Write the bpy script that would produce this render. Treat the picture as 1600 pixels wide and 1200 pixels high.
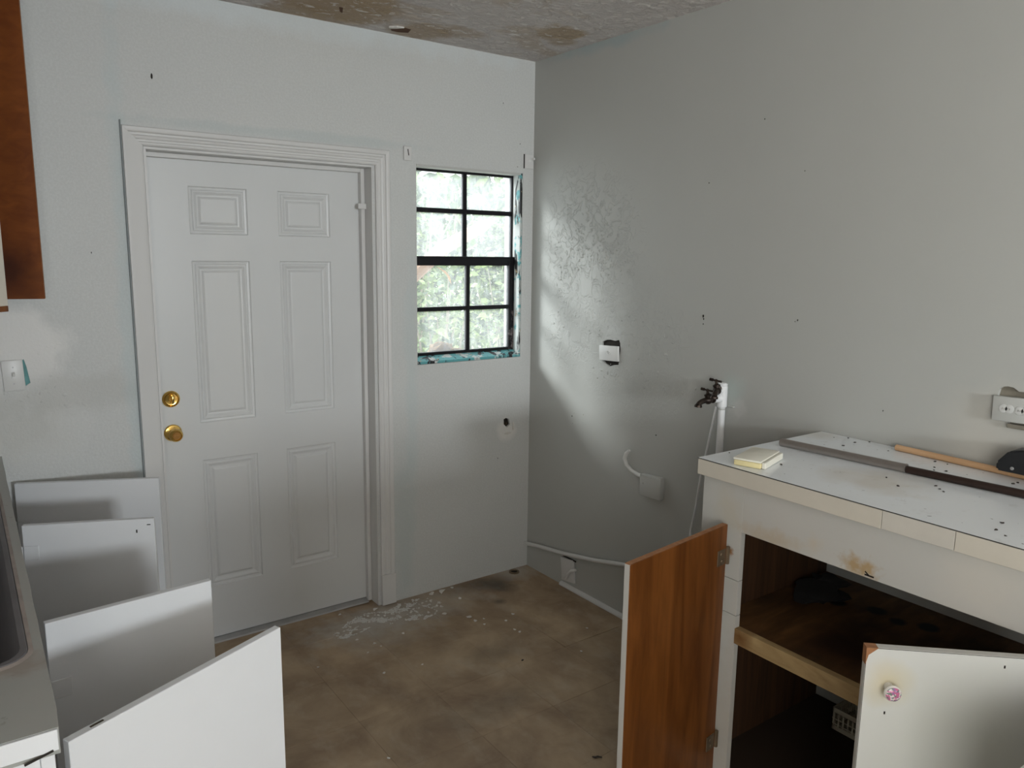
import bpy, bmesh, math, random
from mathutils import Vector, Matrix, noise as mnoise

for o in list(bpy.data.objects):
    bpy.data.objects.remove(o)
S = bpy.context.scene
C = S.collection
V = Vector

# ------------------------------------------------------------------ camera
def make_camera():
    yaw, pitch, roll, f = 0.6251177, -0.1676333, 0.0132302, 1205.15
    fw = V((math.sin(yaw)*math.cos(pitch), math.cos(yaw)*math.cos(pitch), math.sin(pitch)))
    r = V((math.cos(yaw), -math.sin(yaw), 0)); u = r.cross(fw)
    c, s = math.cos(roll), math.sin(roll)
    R, U = r*c+u*s, -r*s+u*c
    cam = bpy.data.cameras.new('camera'); cam.sensor_fit = 'HORIZONTAL'; cam.sensor_width = 36
    cam.lens = f*36/1600; cam.clip_start = 0.02
    o = bpy.data.objects.new('camera', cam); C.objects.link(o)
    m = Matrix((R, U, -fw)).transposed().to_4x4(); m.translation = (-2.415238, -3.186464, 1.677579)
    o.matrix_world = m
    S.camera = o
make_camera()

# ------------------------------------------------------------------ world, lights, exposure
S.view_settings.view_transform = 'Standard'; S.view_settings.look = 'None'
S.view_settings.exposure = 0.03; S.view_settings.gamma = 1.0; S.view_settings.use_curve_mapping = False
W = bpy.data.worlds.new('overcast_sky'); S.world = W; W.use_nodes = True
W.node_tree.nodes['Background'].inputs['Color'].default_value = (0.90, 0.96, 1.0, 1)
W.node_tree.nodes['Background'].inputs['Strength'].default_value = 3.2
def area(name, loc, direction, sx, sy, power, col, portal=False):
    l = bpy.data.lights.new(name, 'AREA'); l.shape = 'RECTANGLE'; l.size = sx; l.size_y = sy; l.energy = power; l.color = col
    o = bpy.data.objects.new(name, l); C.objects.link(o); o.location = loc
    o.rotation_euler = V(direction).to_track_quat('-Z', 'Y').to_euler()
    if portal: l.cycles.is_portal = True
    return o
REAR_Y = -7.5
sun = bpy.data.lights.new('hazy_sun', 'SUN'); sun.energy = 5.0; sun.angle = math.radians(15); sun.color = (.95, .98, 1.0)
sun_o = bpy.data.objects.new('hazy_sun', sun); C.objects.link(sun_o); sun_o.location = (-3, 4, 4)
sun_o.rotation_euler = V((.60, -.65, -.45)).to_track_quat('-Z', 'Y').to_euler()
area('added_rear_key', (-1.42, REAR_Y-0.03, 1.80), (0, 1, 0), 0.66, 0.44, 131, (0.90, 0.955, 1.0))  # added key light in an unseen rear opening, casts the door shadows
area('added_side_fill', (-2.99, -4.4, 1.55), (1, 0, 0), 1.5, 1.1, 43, (1.0, 0.965, 0.89))  # added fill light in an unseen side opening, brightens the right wall
area('window_portal', (-0.37, 0.16, 1.62), (0, -1, 0), 0.66, 0.96, 1, (1, 1, 1), portal=True)

# ------------------------------------------------------------------ node helpers / materials
class NT:
    def __init__(s, name):
        s.m = bpy.data.materials.new(name); s.m.use_nodes = True; s.t = s.m.node_tree
        s.b = s.t.nodes['Principled BSDF']; s.out = s.t.nodes['Material Output']
        s.geo = s.t.nodes.new('ShaderNodeNewGeometry')
        s.pos = s.geo.outputs['Position']
    def n(s, typ, **kw):
        x = s.t.nodes.new('ShaderNode'+typ)
        for k, v in kw.items(): setattr(x, k, v)
        return x
    def link(s, a, b): s.t.links.new(a, b)
    def put(s, sock, v):
        if hasattr(v, 'is_output'): s.link(v, sock)
        else:
            if isinstance(v, (tuple, list)) and len(v) == 3 and sock.type == 'RGBA': v = (*v, 1)
            sock.default_value = v
    def scaled(s, sc, rot=(0, 0, 0), src=None):
        m = s.n('Mapping'); m.inputs['Scale'].default_value = sc; m.inputs['Rotation'].default_value = rot
        s.link(src or s.pos, m.inputs['Vector']); return m.outputs[0]
    def noise(s, scale, detail=3, rough=.55, vec=None, dist=0):
        x = s.n('TexNoise'); x.inputs['Scale'].default_value = scale; x.inputs['Detail'].default_value = detail
        x.inputs['Roughness'].default_value = rough; x.inputs['Distortion'].default_value = dist
        s.link(vec or s.pos, x.inputs['Vector']); return x.outputs['Fac']
    def ramp(s, fac, stops):
        x = s.n('ValToRGB'); e = x.color_ramp.elements
        while len(e) > 1: e.remove(e[-1])
        for i, (p, c) in enumerate(stops):
            el = e[0] if i == 0 else e.new(p); el.position = p
            el.color = (c, c, c, 1) if isinstance(c, (int, float)) else (*c, 1)
        s.link(fac, x.inputs[0]); return x.outputs[0]
    def mix(s, fac, a, b, mode='MIX'):
        x = s.n('Mix', data_type='RGBA', blend_type=mode)
        s.put(x.inputs[0], fac); s.put(x.inputs[6], a); s.put(x.inputs[7], b); return x.outputs[2]
    def math(s, op, a, b=0.0, clamp=False):
        x = s.n('Math', operation=op, use_clamp=clamp); s.put(x.inputs[0], a); s.put(x.inputs[1], b); return x.outputs[0]
    def near(s, c, r, soft=.35, wob=.25, nscale=9.0, scale=(1, 1, 1)):
        """1 inside an irregular blot of radius r around c, 0 outside"""
        sub = s.n('VectorMath', operation='SUBTRACT'); s.link(s.pos, sub.inputs[0]); sub.inputs[1].default_value = c
        mul = s.n('VectorMath', operation='MULTIPLY'); s.link(sub.outputs[0], mul.inputs[0]); mul.inputs[1].default_value = scale
        ln = s.n('VectorMath', operation='LENGTH'); s.link(mul.outputs[0], ln.inputs[0])
        d = s.math('DIVIDE', ln.outputs['Value'], r)
        w = s.math('MULTIPLY', s.math('SUBTRACT', s.noise(nscale, 4), .5), wob*4)
        d = s.math('ADD', d, w)
        return s.math('DIVIDE', s.math('SUBTRACT', 1+soft/2, d), soft, clamp=True)
    def bump(s, h, strength, dist=.002, normal=None):
        x = s.n('Bump'); x.inputs['Strength'].default_value = strength; x.inputs['Distance'].default_value = dist
        s.link(h, x.inputs['Height'])
        if normal: s.link(normal, x.inputs['Normal'])
        return x.outputs[0]
    def done(s, col, rough=.5, normal=None, metal=0, spec=None):
        s.put(s.b.inputs['Base Color'], col); s.put(s.b.inputs['Roughness'], rough); s.put(s.b.inputs['Metallic'], metal)
        if normal: s.link(normal, s.b.inputs['Normal'])
        if spec is not None: s.b.inputs['Specular IOR Level'].default_value = spec
        return s.m

def paint(name, col, rough=.5, fine=.25, lump=.15, mott=.04, fscale=160, patches=(), blots=(), spec=.4, speck=0):
    """painted surface: mottled colour, roller stipple and lumps in relief, blots = stains with a shape of their own"""
    n = NT(name)
    c = n.mix(n.noise(3.5, 4), tuple(x*(1-mott) for x in col), tuple(min(1, x*(1+mott)) for x in col))
    if speck: c = n.mix(n.math('MULTIPLY', n.ramp(n.noise(fscale*1.3, 3, .7), [(.42, 0), (.62, 1)]), speck), c, (.74, .75, .74))
    h = n.math('ADD', n.math('MULTIPLY', n.noise(fscale, 2), fine*1.5), n.math('MULTIPLY', n.noise(14, 4), lump*3))
    for (ctr, r, bc, kw) in blots:
        kw = dict(kw); amt = kw.pop('amt', 1)
        f = n.near(ctr, r, **kw)
        c = n.mix(n.math('MULTIPLY', f, amt), c, bc)
    for (ctr, r, kw) in patches:      # flaking relief
        f = n.near(ctr, r, soft=.8, wob=.2)
        v = n.n('TexVoronoi', feature='DISTANCE_TO_EDGE'); v.inputs['Scale'].default_value = kw.get('s', 40)
        vv = n.scaled((1, 1, 1)); wv = n.n('VectorMath', operation='ADD'); n.link(vv, wv.inputs[0])
        nz = n.n('TexNoise'); nz.inputs['Scale'].default_value = 18; n.link(n.pos, nz.inputs['Vector'])
        sc = n.n('VectorMath', operation='SCALE'); n.link(nz.outputs['Color'], sc.inputs[0]); sc.inputs['Scale'].default_value = .12
        n.link(sc.outputs[0], wv.inputs[1]); n.link(wv.outputs[0], v.inputs['Vector'])
        st = n.ramp(n.noise(kw.get('s', 40)*.5, 5, .65, dist=1.0), [(.45, 0), (.52, 1)])
        h = n.math('ADD', h, n.math('MULTIPLY', n.math('MULTIPLY', st, f), kw.get('a', 1.2)))
    return n.done(c, rough, n.bump(h, .6, .0018), spec=spec)

def plain(name, col, rough=.5, metal=0, bump=0, bscale=60, var=.06, spec=None):
    n = NT(name)
    c = n.mix(n.noise(bscale*.3, 3), tuple(x*(1-var) for x in col), tuple(min(1, x*(1+var)) for x in col))
    return n.done(c, rough, n.bump(n.noise(bscale, 3), bump, .001) if bump else None, metal, spec)

def wood(name, dark, light, grain=(18, 18, 1.2), rough=.45, stain=None, blots=(), spec=.4):
    n = NT(name)
    v = n.scaled(grain)
    g = n.noise(2.2, 6, .6, v, .8)
    c = n.mix(n.ramp(g, [(.3, 0), (.7, 1)]), dark, light)
    if stain: c = n.mix(n.ramp(n.noise(5, 5), [(.45, 0), (.65, .8)]), c, stain)
    for (ctr, r, bc, kw) in blots:
        c = n.mix(n.near(ctr, r, **kw), c, bc)
    return n.done(c, rough, n.bump(g, .15, .001), spec=spec)

TEAL = (.10, .33, .36)
M = {}
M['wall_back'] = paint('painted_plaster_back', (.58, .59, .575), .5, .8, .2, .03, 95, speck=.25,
    blots=[((-2.30, 0, 1.33), .15, (.78, .77, .745), dict(soft=.35, wob=.2, scale=(.75, 1, 1), amt=.85)),
           ((-2.24, 0, 1.08), .16, (.70, .70, .68), dict(soft=.9, wob=.3, amt=.7)),
           ((-2.1, 0, 1.15), .10, (.50, .50, .47), dict(soft=.9, wob=.5, scale=(.3, 1, 1.6), amt=.5)),
           ((-2.28, 0, 1.03), .10, (.48, .48, .44), dict(soft=1.2, wob=.4, scale=(.7, 1, 1), amt=.5)),
           ((-1.885, 0, 1.25), .035, (.45, .58, .60), dict(soft=.8, wob=.5, scale=(1, 1, .03), amt=.3)),
           ((-1.2, 0, 2.145), .018, (.45, .52, .52), dict(soft=.8, wob=.5, scale=(.03, 1, 1), amt=.35)),
           ((-.70, 0, 1.0), .03, (.50, .58, .58), dict(soft=1, wob=.5, scale=(1, 1, .05), amt=.4)),
           ((-.75, 0, .35), .05, (.45, .53, .53), dict(soft=1, wob=.5, scale=(1, 1, .15), amt=.4)),
           ((-1.4, 0, 2.59), .05, (.66, .72, .74), dict(soft=1, wob=.6, scale=(.05, 1, 1), amt=.5)),
           ((-.15, 0, .77), .055, (.72, .71, .68), dict(soft=.5, wob=.3))])
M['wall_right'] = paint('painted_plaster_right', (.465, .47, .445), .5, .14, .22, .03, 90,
    patches=[((0, -.42, 1.72), .30, dict(s=34, a=3)), ((0, -.30, 1.30), .16, dict(s=40, a=1.6)), ((0, -.75, 1.30), .30, dict(s=60, a=1.2))],
    blots=[((0, -.62, 1.33), .05, (.56, .57, .55), dict(soft=1.2, wob=.5, amt=.5)),
           ((0, -1.09, 1.13), .035, (.58, .58, .56), dict(soft=1, wob=.8, nscale=25, amt=.5)),
           ((0, -1.33, 1.10), .035, (.58, .57, .55), dict(soft=1, wob=.8, nscale=25, amt=.5)),
           ((0, -.5, 2.60), .03, (.33, .42, .44), dict(soft=1, wob=.6, scale=(1, .1, 1), amt=.5)),
           ((0, -.92, .70), .13, (.46, .46, .43), dict(soft=1, wob=.3, amt=.6)),
           ((0, -2.23, 1.16), .12, (.58, .55, .49), dict(soft=1.2, wob=.3, amt=.5)),
           ((0, -1.30, 1.17), .05, (.42, .50, .48), dict(soft=1, wob=.4, amt=.5))])
M['wall_plain'] = paint('painted_plaster_plain', (.60, .61, .59), .5, .3, .15)
M['white_trim'] = paint('glossy_trim_paint', (.66, .655, .64), .38, .05, .06, .03, 60)
M['door_paint'] = paint('door_paint', (.66, .67, .665), .36, .05, .05, .03, 40,
    blots=[((-1.5, .1, 1.2), .10, (.70, .70, .68), dict(soft=1, wob=.4, scale=(1, 1, .2), amt=.5))])
M['white_melamine'] = plain('white_melamine', (.765, .78, .795), .35, bump=.02, var=.015)
M['cab_white'] = paint('cabinet_white_paint', (.55, .545, .515), .4, .06, .08, .04, 50,
    blots=[((-.62, -1.95, .90), .022, (.50, .40, .26), dict(soft=1.4, wob=.7, nscale=30, scale=(1, .3, 1), amt=.55)),
           ((-.62, -2.205, .908), .022, (.42, .27, .10), dict(soft=1.2, wob=.7, nscale=45, scale=(1, .55, 1), amt=.8)),
           ((-.62, -1.80, .94), .045, (.55, .50, .40), dict(soft=1.4, wob=.5, nscale=25, amt=.5)),
           ((-.62, -1.81, .82), .012, (.30, .14, .05), dict(soft=.8, wob=.6, nscale=60)),
           ((-.62, -2.08, .93), .02, (.58, .50, .38), dict(soft=1.4, wob=.6, nscale=30, amt=.5)),
           ((-.62, -2.5, .95), .09, (.66, .61, .53), dict(soft=1.4, wob=.5, amt=.4)),
           ((-.62, -1.82, .25), .06, (.52, .47, .40), dict(soft=1.4, wob=.6, nscale=30, scale=(1, 1, .3), amt=.5))])
M['cream_edge'] = plain('cream_edging', (.62, .58, .50), .45, bump=.05, var=.05)
M['cream_edge_dark'] = plain('grey_edging', (.60, .57, .51), .45, bump=.05, var=.06)
def laminate():
    n = NT('white_laminate_top')
    c = n.mix(n.noise(6, 4), (.84, .88, .91), (.88, .915, .94))
    c = n.mix(n.math('MULTIPLY', n.ramp(n.noise(16, 6, .7), [(.58, 0), (.72, 1)]), .35), c, (.55, .53, .50))
    c = n.mix(n.math('MULTIPLY', n.near((-.42, -2.12, 1.08), .10, soft=1.2, wob=.5), .45), c, (.60, .50, .36))
    c = n.mix(n.math('MULTIPLY', n.near((-.05, -1.72, 1.08), .06, soft=1, wob=.5), .5), c, (.66, .62, .54))
    c = n.mix(n.ramp(n.noise(70, 2, .5), [(.74, 0), (.76, .8)]), c, (.2, .2, .2))
    return n.done(c, .22, n.bump(n.noise(90, 2), .03, .001), spec=.6)
M['laminate'] = laminate()
M['laminate_edge'] = plain('dark_laminate_edge', (.03, .028, .025), .6)
def counter_left():
    n = NT('worn_grey_worktop')
    c = n.mix(n.noise(5, 5), (.39, .405, .38), (.47, .48, .45))
    c = n.mix(n.ramp(n.noise(45, 3), [(.66, 0), (.74, .6)]), c, (.25, .22, .18))
    c = n.mix(n.math('MULTIPLY', n.near((-2.37, -1.1, .95), .03, soft=1.5, wob=.8, nscale=20, scale=(1, .03, 1)), .35), c, (.50, .47, .44))
    c = n.mix(n.math('MULTIPLY', n.near((-2.39, -1.67, .95), .03, soft=1.2, wob=.8, nscale=30, scale=(.5, 1, 1)), .45), c, (.30, .20, .14))
    return n.done(c, .45, n.bump(n.noise(60, 3), .1, .001))
M['counter_left'] = counter_left()
M['sink'] = plain('stained_sink_metal', (.19, .18, .19), .5, .15, .1, 30, .25)
M['rust'] = plain('rusty_sealant', (.36, .31, .28), .8, 0, .4, 60, .4)
M['door_wood'] = wood('varnished_door_wood', (.10, .030, .006), (.235, .082, .018), (9, 9, 1.0), .38, None)
M['edge_wood'] = wood('raw_edge_wood', (.28, .12, .05), (.42, .20, .09), (20, 20, 3), .6)
M['upper_wood'] = wood('reddish_upper_door_wood', (.15, .037, .005), (.24, .068, .010), (5, 5, 9), .45, spec=.2,
                       blots=[((-2.3, -.2, 1.60), .09, (.06, .014, .004), dict(soft=1.4, wob=.4)),])
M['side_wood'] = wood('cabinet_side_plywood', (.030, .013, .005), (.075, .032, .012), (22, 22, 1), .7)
M['shelf_wood'] = wood('stained_shelf_board', (.065, .030, .010), (.17, .082, .028), (2, 9, 9), .6, (.025, .014, .008),
    blots=[((-.15, -2.02, .592), .028, (.008, .007, .006), dict(soft=.5, wob=.3)), ((-.17, -2.10, .592), .026, (.008, .007, .006), dict(soft=.5, wob=.3)),
           ((-.13, -2.17, .592), .03, (.01, .012, .012), dict(soft=.5, wob=.3)), ((-.20, -1.92, .592), .025, (.012, .01, .008), dict(soft=.5, wob=.3)),
           ((-.45, -2.12, .592), .09, (.03, .012, .005), dict(soft=1, wob=.5))])
M['shelf_edge'] = wood('pale_shelf_lipping', (.30, .20, .09), (.46, .34, .17), (12, 3, 12), .55, None,
    blots=[((-.64, -1.87, .57), .04, (.16, .07, .02), dict(soft=1.2, wob=.5))])
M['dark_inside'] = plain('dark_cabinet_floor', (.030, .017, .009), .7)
M['hinge'] = plain('rusty_hinge_metal', (.19, .14, .09), .55, .5, .4, 120, .4)
M['hinge_white'] = plain('pale_hinge', (.72, .735, .745), .35, 0)
M['brass'] = plain('polished_brass', (.80, .53, .16), .17, 1, 0, 40, .08)
M['brass_dark'] = plain('tarnished_brass', (.34, .18, .06), .3, 1)
M['bronze'] = plain('dark_bronze_tap', (.045, .033, .026), .42, .7, .2, 90, .3)
M['pvc'] = plain('white_pvc', (.80, .81, .81), .3, 0, .02)
M['plate'] = plain('white_plastic', (.72, .72, .70), .35)
M['plate_light'] = plain('pale_painted_plastic', (.60, .605, .59), .38)
M['plate_painted'] = paint('painted_over_box', (.52, .525, .50), .42, .08, .12)
M['hole'] = plain('dark_recess', (.02, .016, .012), .9)
M['hole_grey'] = plain('broken_cement', (.22, .20, .16), .9, 0, .6, 60, .5)
M['hole_brown'] = plain('brown_recess', (.05, .035, .02), .9, 0, .5, 60, .5)
def teal_mat(name, t0):
    n = NT(name)
    c = n.mix(n.ramp(n.noise(13, 5, .6), [(t0, 0), (t0+.04, 1)]), (.55, .58, .56), (.11, .36, .38))
    c = n.mix(n.ramp(n.noise(17, 4, .65, n.scaled((1, 1, .35)), 1.0), [(.55, 0), (.58, 1)]), c, (.012, .012, .014))
    c = n.mix(n.ramp(n.noise(26, 4), [(.64, 0), (.67, 1)]), c, (.42, .33, .2))
    return n.done(c, .6, n.bump(n.noise(30, 4), .5, .003))
M['teal'] = teal_mat('peeling_teal_sill', .42)
M['teal_side'] = teal_mat('peeling_white_reveal', .51)
M['teal_hole'] = plain('teal_broken_plaster', (.16, .36, .36), .8, 0, .6, 70, .5)
M['black_frame'] = paint('chipped_black_paint', (.007, .006, .008), .42, .2, .3, .2, 60, spec=.25,
    blots=[((-.06, .04, 1.25), .03, (.30, .25, .24), dict(soft=.6, wob=.9, nscale=50, scale=(1, 1, .3), amt=.6))])
def glass(name, lo, hi, streak):
    n = NT(name)
    t = n.t; t.nodes.remove(n.b)
    tr = n.n('BsdfTransparent'); tr.inputs[0].default_value = (.97, .985, .98, 1)
    tl = n.n('BsdfTranslucent'); tl.inputs[0].default_value = (.80, .83, .84, 1)
    gl = n.n('BsdfGlossy'); gl.inputs['Roughness'].default_value = .05
    f = n.ramp(n.noise(7, 6, .7, n.scaled((1, 1, .5)), .6), [(.30, lo), (.70, hi)])
    g2 = n.ramp(n.noise(60, 5, .75, n.scaled((1, 1, .25), (0, .5, 0))), [(.50, 0), (.72, streak)])
    f = n.math('ADD', f, g2, True)
    m1 = n.n('MixShader'); n.link(f, m1.inputs[0]); n.link(tr.outputs[0], m1.inputs[1]); n.link(tl.outputs[0], m1.inputs[2])
    m2 = n.n('MixShader'); m2.inputs[0].default_value = .04; n.link(m1.outputs[0], m2.inputs[1]); n.link(gl.outputs[0], m2.inputs[2])
    n.link(m2.outputs[0], n.out.inputs['Surface']); return n.m
M['glass'] = glass('dirty_glass', .07, .17, .12)
M['glass_hazy'] = glass('hazy_dirty_glass', .10, .26, .16)
def ceiling_mat():
    n = NT('stained_textured_ceiling')
    v = n.scaled((1, 1, 1), (0, 0, .6)); st = n.noise(24, 6, .68, n.scaled((.75, 1.25, 1), (0, 0, .6)), .5)
    c = n.mix(n.noise(2.5, 4), (.67, .615, .585), (.80, .75, .72))
    stain = n.ramp(n.noise(2.0, 5, .6, n.scaled((1, 1.4, 1)), .5), [(.52, 0), (.60, 1)])
    c = n.mix(n.math('MULTIPLY', stain, .45), c, (.56, .43, .29))
    for ctr, r, a in (((-1.12, -.25, 2.607), .22, .85), ((-1.2, -.03, 2.607), .14, .7), ((-.72, -.12, 2.607), .13, .7), ((-.22, -.46, 2.607), .10, .8), ((-.12, -.36, 2.607), .06, .6), ((-.55, -.2, 2.607), .08, .5)):
        c = n.mix(n.math('MULTIPLY', n.near(ctr, r, soft=.5, wob=.5, nscale=7), a), c, (.47, .335, .19))
    c = n.mix(n.math('MULTIPLY', n.ramp(st, [(.575, 0), (.61, 1)]), .8), c, (.93, .89, .85))
    return n.done(c, .7, n.bump(n.ramp(st, [(.40, 0), (.66, 1)]), 1.0, .012))
M['ceiling'] = ceiling_mat()
M['ceil_hole'] = plain('brown_board_hole', (.10, .045, .02), .9, 0, .4)
def floor_mat(name, k):
    n = NT(name)
    c = n.mix(n.ramp(n.noise(4.0, 6, .62, None, .4), [(.3, 0), (.7, 1)]), (.135*k, .092*k, .058*k), (.265*k, .200*k, .130*k))
    c = n.mix(n.math('MULTIPLY', n.ramp(n.noise(9, 5, .65, n.scaled((1, .6, 1), (0, 0, .4))), [(.5, 0), (.7, 1)]), .5), c, (.26*k, .215*k, .16*k))
    for ctr, r, sc, a in (((-.30, -.09, 0), .07, (.8, 1, 1), .55), ((-.27, -.15, 0), .06, (1, .9, 1), .6), ((-.384, -.289, 0), .028, (1, 1, 1), .6),
                      ((-.39, -.06, 0), .09, (.6, 1.5, 1), .35), ((-.686, -.676, 0), .06, (.6, 1, 1), .35), ((-.9, -1.0, 0), .10, (.5, 1.5, 1), .3)):
        c = n.mix(n.math('MULTIPLY', n.near(ctr, r, soft=1.2, wob=.35, nscale=16, scale=sc), a), c, (.075, .062, .05))
    for ctr, r, sc, a in (((-.80, -.13, 0), .13, (.45, 1, 1), .55), ((-1.08, -.13, 0), .09, (.5, .9, 1), .5), ((-.12, -.03, 0), .085, (1, 1, 1), .6), ((-1.0, -.28, 0), .10, (.6, 1, 1), .3)):
        c = n.mix(n.math('MULTIPLY', n.near(ctr, r, soft=1.3, wob=.45, nscale=16, scale=sc), a), c, (.50, .48, .44))
    return n.done(c, .5, n.bump(n.noise(50, 4), .15, .001), spec=.3)
M['tile'] = floor_mat('worn_brown_vinyl', 1.75)
M['tile_b'] = floor_mat('worn_brown_vinyl_darker', 1.66)
M['tile_c'] = floor_mat('worn_brown_vinyl_lighter', 1.84)
M['chip'] = plain('plaster_chip', (.68, .66, .62), .9, 0, .3, 90)
M['dust'] = plain('plaster_dust', (.62, .61, .58), .95, 0, .3, 90)
M['dark_bit'] = plain('dark_grit', (.05, .04, .035), .9)
M['steel'] = plain('dull_steel_tube', (.34, .31, .29), .38, .85, .15, 80, .15)
M['dark_rod'] = plain('dark_brown_rod', (.030, .016, .012), .45, .3)
M['dowel'] = wood('pale_dowel', (.52, .30, .15), (.66, .42, .24), (9, 1.5, 9), .55)
M['black_plastic'] = plain('black_plastic', (.014, .015, .017), .42, 0, .05)
M['sponge'] = plain('yellow_foam', (.76, .66, .36), .95, 0, .6, 160)
M['sponge_top'] = plain('pale_foam_top', (.78, .76, .66), .9, 0, .3, 120)
M['knob'] = plain('white_ceramic', (.76, .74, .70), .2)
def floral():
    n = NT('floral_print_ceramic')
    c = n.mix(n.ramp(n.noise(130, 2), [(.46, 0), (.50, 1)]), (.75, .70, .68), (.55, .16, .30))
    c = n.mix(n.ramp(n.noise(170, 2, .5, n.scaled((1, 1, 1.3))), [(.56, 0), (.59, 1)]), c, (.16, .22, .20))
    c = n.mix(n.ramp(n.noise(210, 2, .5, n.scaled((1.2, 1, 1))), [(.60, 0), (.63, 1)]), c, (.30, .16, .38))
    return n.done(c, .22)
M['floral'] = floral()
M['basket'] = plain('cream_plastic', (.60, .56, .45), .45)
M['rag'] = plain('black_rag', (.010, .009, .009), .95, 0, .6, 60)
M['leaf'] = plain('leaf_green', (.15, .22, .085), .5, 0, 0, 9, .4)
M['leaf_light'] = plain('leaf_light_green', (.29, .37, .15), .5, 0, 0, 9, .35)
M['leaf_dark'] = plain('leaf_dark_green', (.07, .11, .06), .6, 0, 0, 9, .4)
M['stem'] = plain('twig_grey', (.30, .26, .20), .8)
M['dry_leaf'] = plain('dry_leaf', (.52, .27, .10), .7, 0, .3)
M['trunk'] = plain('pale_pinkish_bark', (.46, .30, .22), .8, 0, .5, 25, .2)
M['stone'] = wood('weathered_wood_chunk', (.13, .065, .02), (.34, .21, .09), (3, 3, 22), .9)
M['ground'] = plain('earth', (.22, .20, .14), .95, 0, .3, 6, .3)
M['threshold'] = plain('dull_metal_sill', (.42, .42, .42), .4, .5, .1, 60, .2)
M['outer_wall'] = plain('outer_white_render', (.75, .76, .75), .7)

# ------------------------------------------------------------------ mesh helpers
class B:
    def __init__(s): s.bm = bmesh.new(); s.mi = 0
    def _new(s, fs):
        for f in fs: f.material_index = s.mi
    def box(s, x0, x1, y0, y1, z0, z1, bev=0, seg=1):
        return s.obox(V(((x0+x1)/2, (y0+y1)/2, (z0+z1)/2)), (V((1, 0, 0)), V((0, 1, 0)), V((0, 0, 1))), (abs(x1-x0)/2, abs(y1-y0)/2, abs(z1-z0)/2), bev, seg)
    def obox(s, c, ax, h, bev=0, seg=1):
        c = V(c); vs = []
        for i in (-1, 1):
            for j in (-1, 1):
                for k in (-1, 1):
                    vs.append(s.bm.verts.new(c+ax[0]*h[0]*i+ax[1]*h[1]*j+ax[2]*h[2]*k))
        fs = [s.bm.faces.new([vs[i] for i in q]) for q in ((0, 1, 3, 2), (4, 6, 7, 5), (0, 4, 5, 1), (2, 3, 7, 6), (0, 2, 6, 4), (1, 5, 7, 3))]
        if ax[0].cross(ax[1]).dot(ax[2]) < 0:
            for f in fs: f.normal_flip()
        s._new(fs)
        if bev:
            es = list({e for f in fs for e in f.edges})
            r = bmesh.ops.bevel(s.bm, geom=es, offset=bev, segments=seg, affect='EDGES', profile=.5)
            s._new(r['faces'])
        return fs
    def loft(s, rings, cap=True, closed=True):
        L = [[s.bm.verts.new(p) for p in r] for r in rings]; n = len(L[0])
        for a, b in zip(L, L[1:]):
            for i in range(n if closed else n-1):
                j = (i+1) % n
                s.bm.faces.new((a[i], a[j], b[j], b[i])).material_index = s.mi
        if cap:
            s.bm.faces.new(list(reversed(L[0]))).material_index = s.mi
            s.bm.faces.new(L[-1]).material_index = s.mi
        return L
    def tube(s, pts, r, n=10, cap=True):
        pts = [V(p) for p in pts]; rr = r if isinstance(r, (list, tuple)) else [r]*len(pts)
        rings = []; ref = None
        for i, p in enumerate(pts):
            d = (pts[min(i+1, len(pts)-1)]-pts[max(i-1, 0)]).normalized()
            if ref is None: ref = d.orthogonal().normalized()
            ref = (ref-d*ref.dot(d)).normalized(); q = d.cross(ref)
            rings.append([p+(ref*math.cos(2*math.pi*k/n)+q*math.sin(2*math.pi*k/n))*rr[i] for k in range(n)])
        s.loft(rings, cap)
    def lathe(s, o, axis, prof, n=24):
        o = V(o); a = V(axis).normalized(); e = a.orthogonal().normalized(); f = a.cross(e)
        rings = [[o+a*h+(e*math.cos(2*math.pi*k/n)+f*math.sin(2*math.pi*k/n))*max(r, 1e-5) for k in range(n)] for r, h in prof]
        s.loft(rings)
    def prism(s, poly, vec):
        a = [s.bm.verts.new(p) for p in poly]; b = [s.bm.verts.new(V(p)+V(vec)) for p in poly]
        fs = [s.bm.faces.new(list(reversed(a))), s.bm.faces.new(b)]
        n = len(poly)
        fs += [s.bm.faces.new((a[i], a[(i+1) % n], b[(i+1) % n], b[i])) for i in range(n)]
        bmesh.ops.recalc_face_normals(s.bm, faces=fs); s._new(fs); return fs
    def blob(s, c, rad, seed, sub=1, amp=.35, flat=None):
        g = bmesh.ops.create_icosphere(s.bm, subdivisions=sub, radius=1)
        for v in g['verts']:
            k = 1+amp*mnoise.noise(v.co*1.3+V((seed*3.1, seed*1.7, seed)))*1.6
            p = v.co*k; v.co = V(c)+V((p.x*rad[0], p.y*rad[1], p.z*rad[2]))
            if flat is not None and v.co.z < flat: v.co.z = flat
        for v in g['verts']:
            for f in v.link_faces: f.material_index = s.mi
    def done(s, name, mats, parent=None, smooth=True, angle=35):
        me = bpy.data.meshes.new(name)
        s.bm.normal_update()
        if parent is not None:
            off = parent['_w']; off = V(off)
            for v in s.bm.verts: v.co -= off
        else: off = V((0, 0, 0))
        s.bm.to_mesh(me); s.bm.free()
        for m in (mats if isinstance(mats, (list, tuple)) else [mats]): me.materials.append(m)
        if smooth:
            for p in me.polygons: p.use_smooth = True
            me.set_sharp_from_angle(angle=math.radians(angle))
        o = bpy.data.objects.new(name, me); C.objects.link(o)
        if parent is not None: o.parent = parent
        o['_w'] = list(off)
        return o

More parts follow.
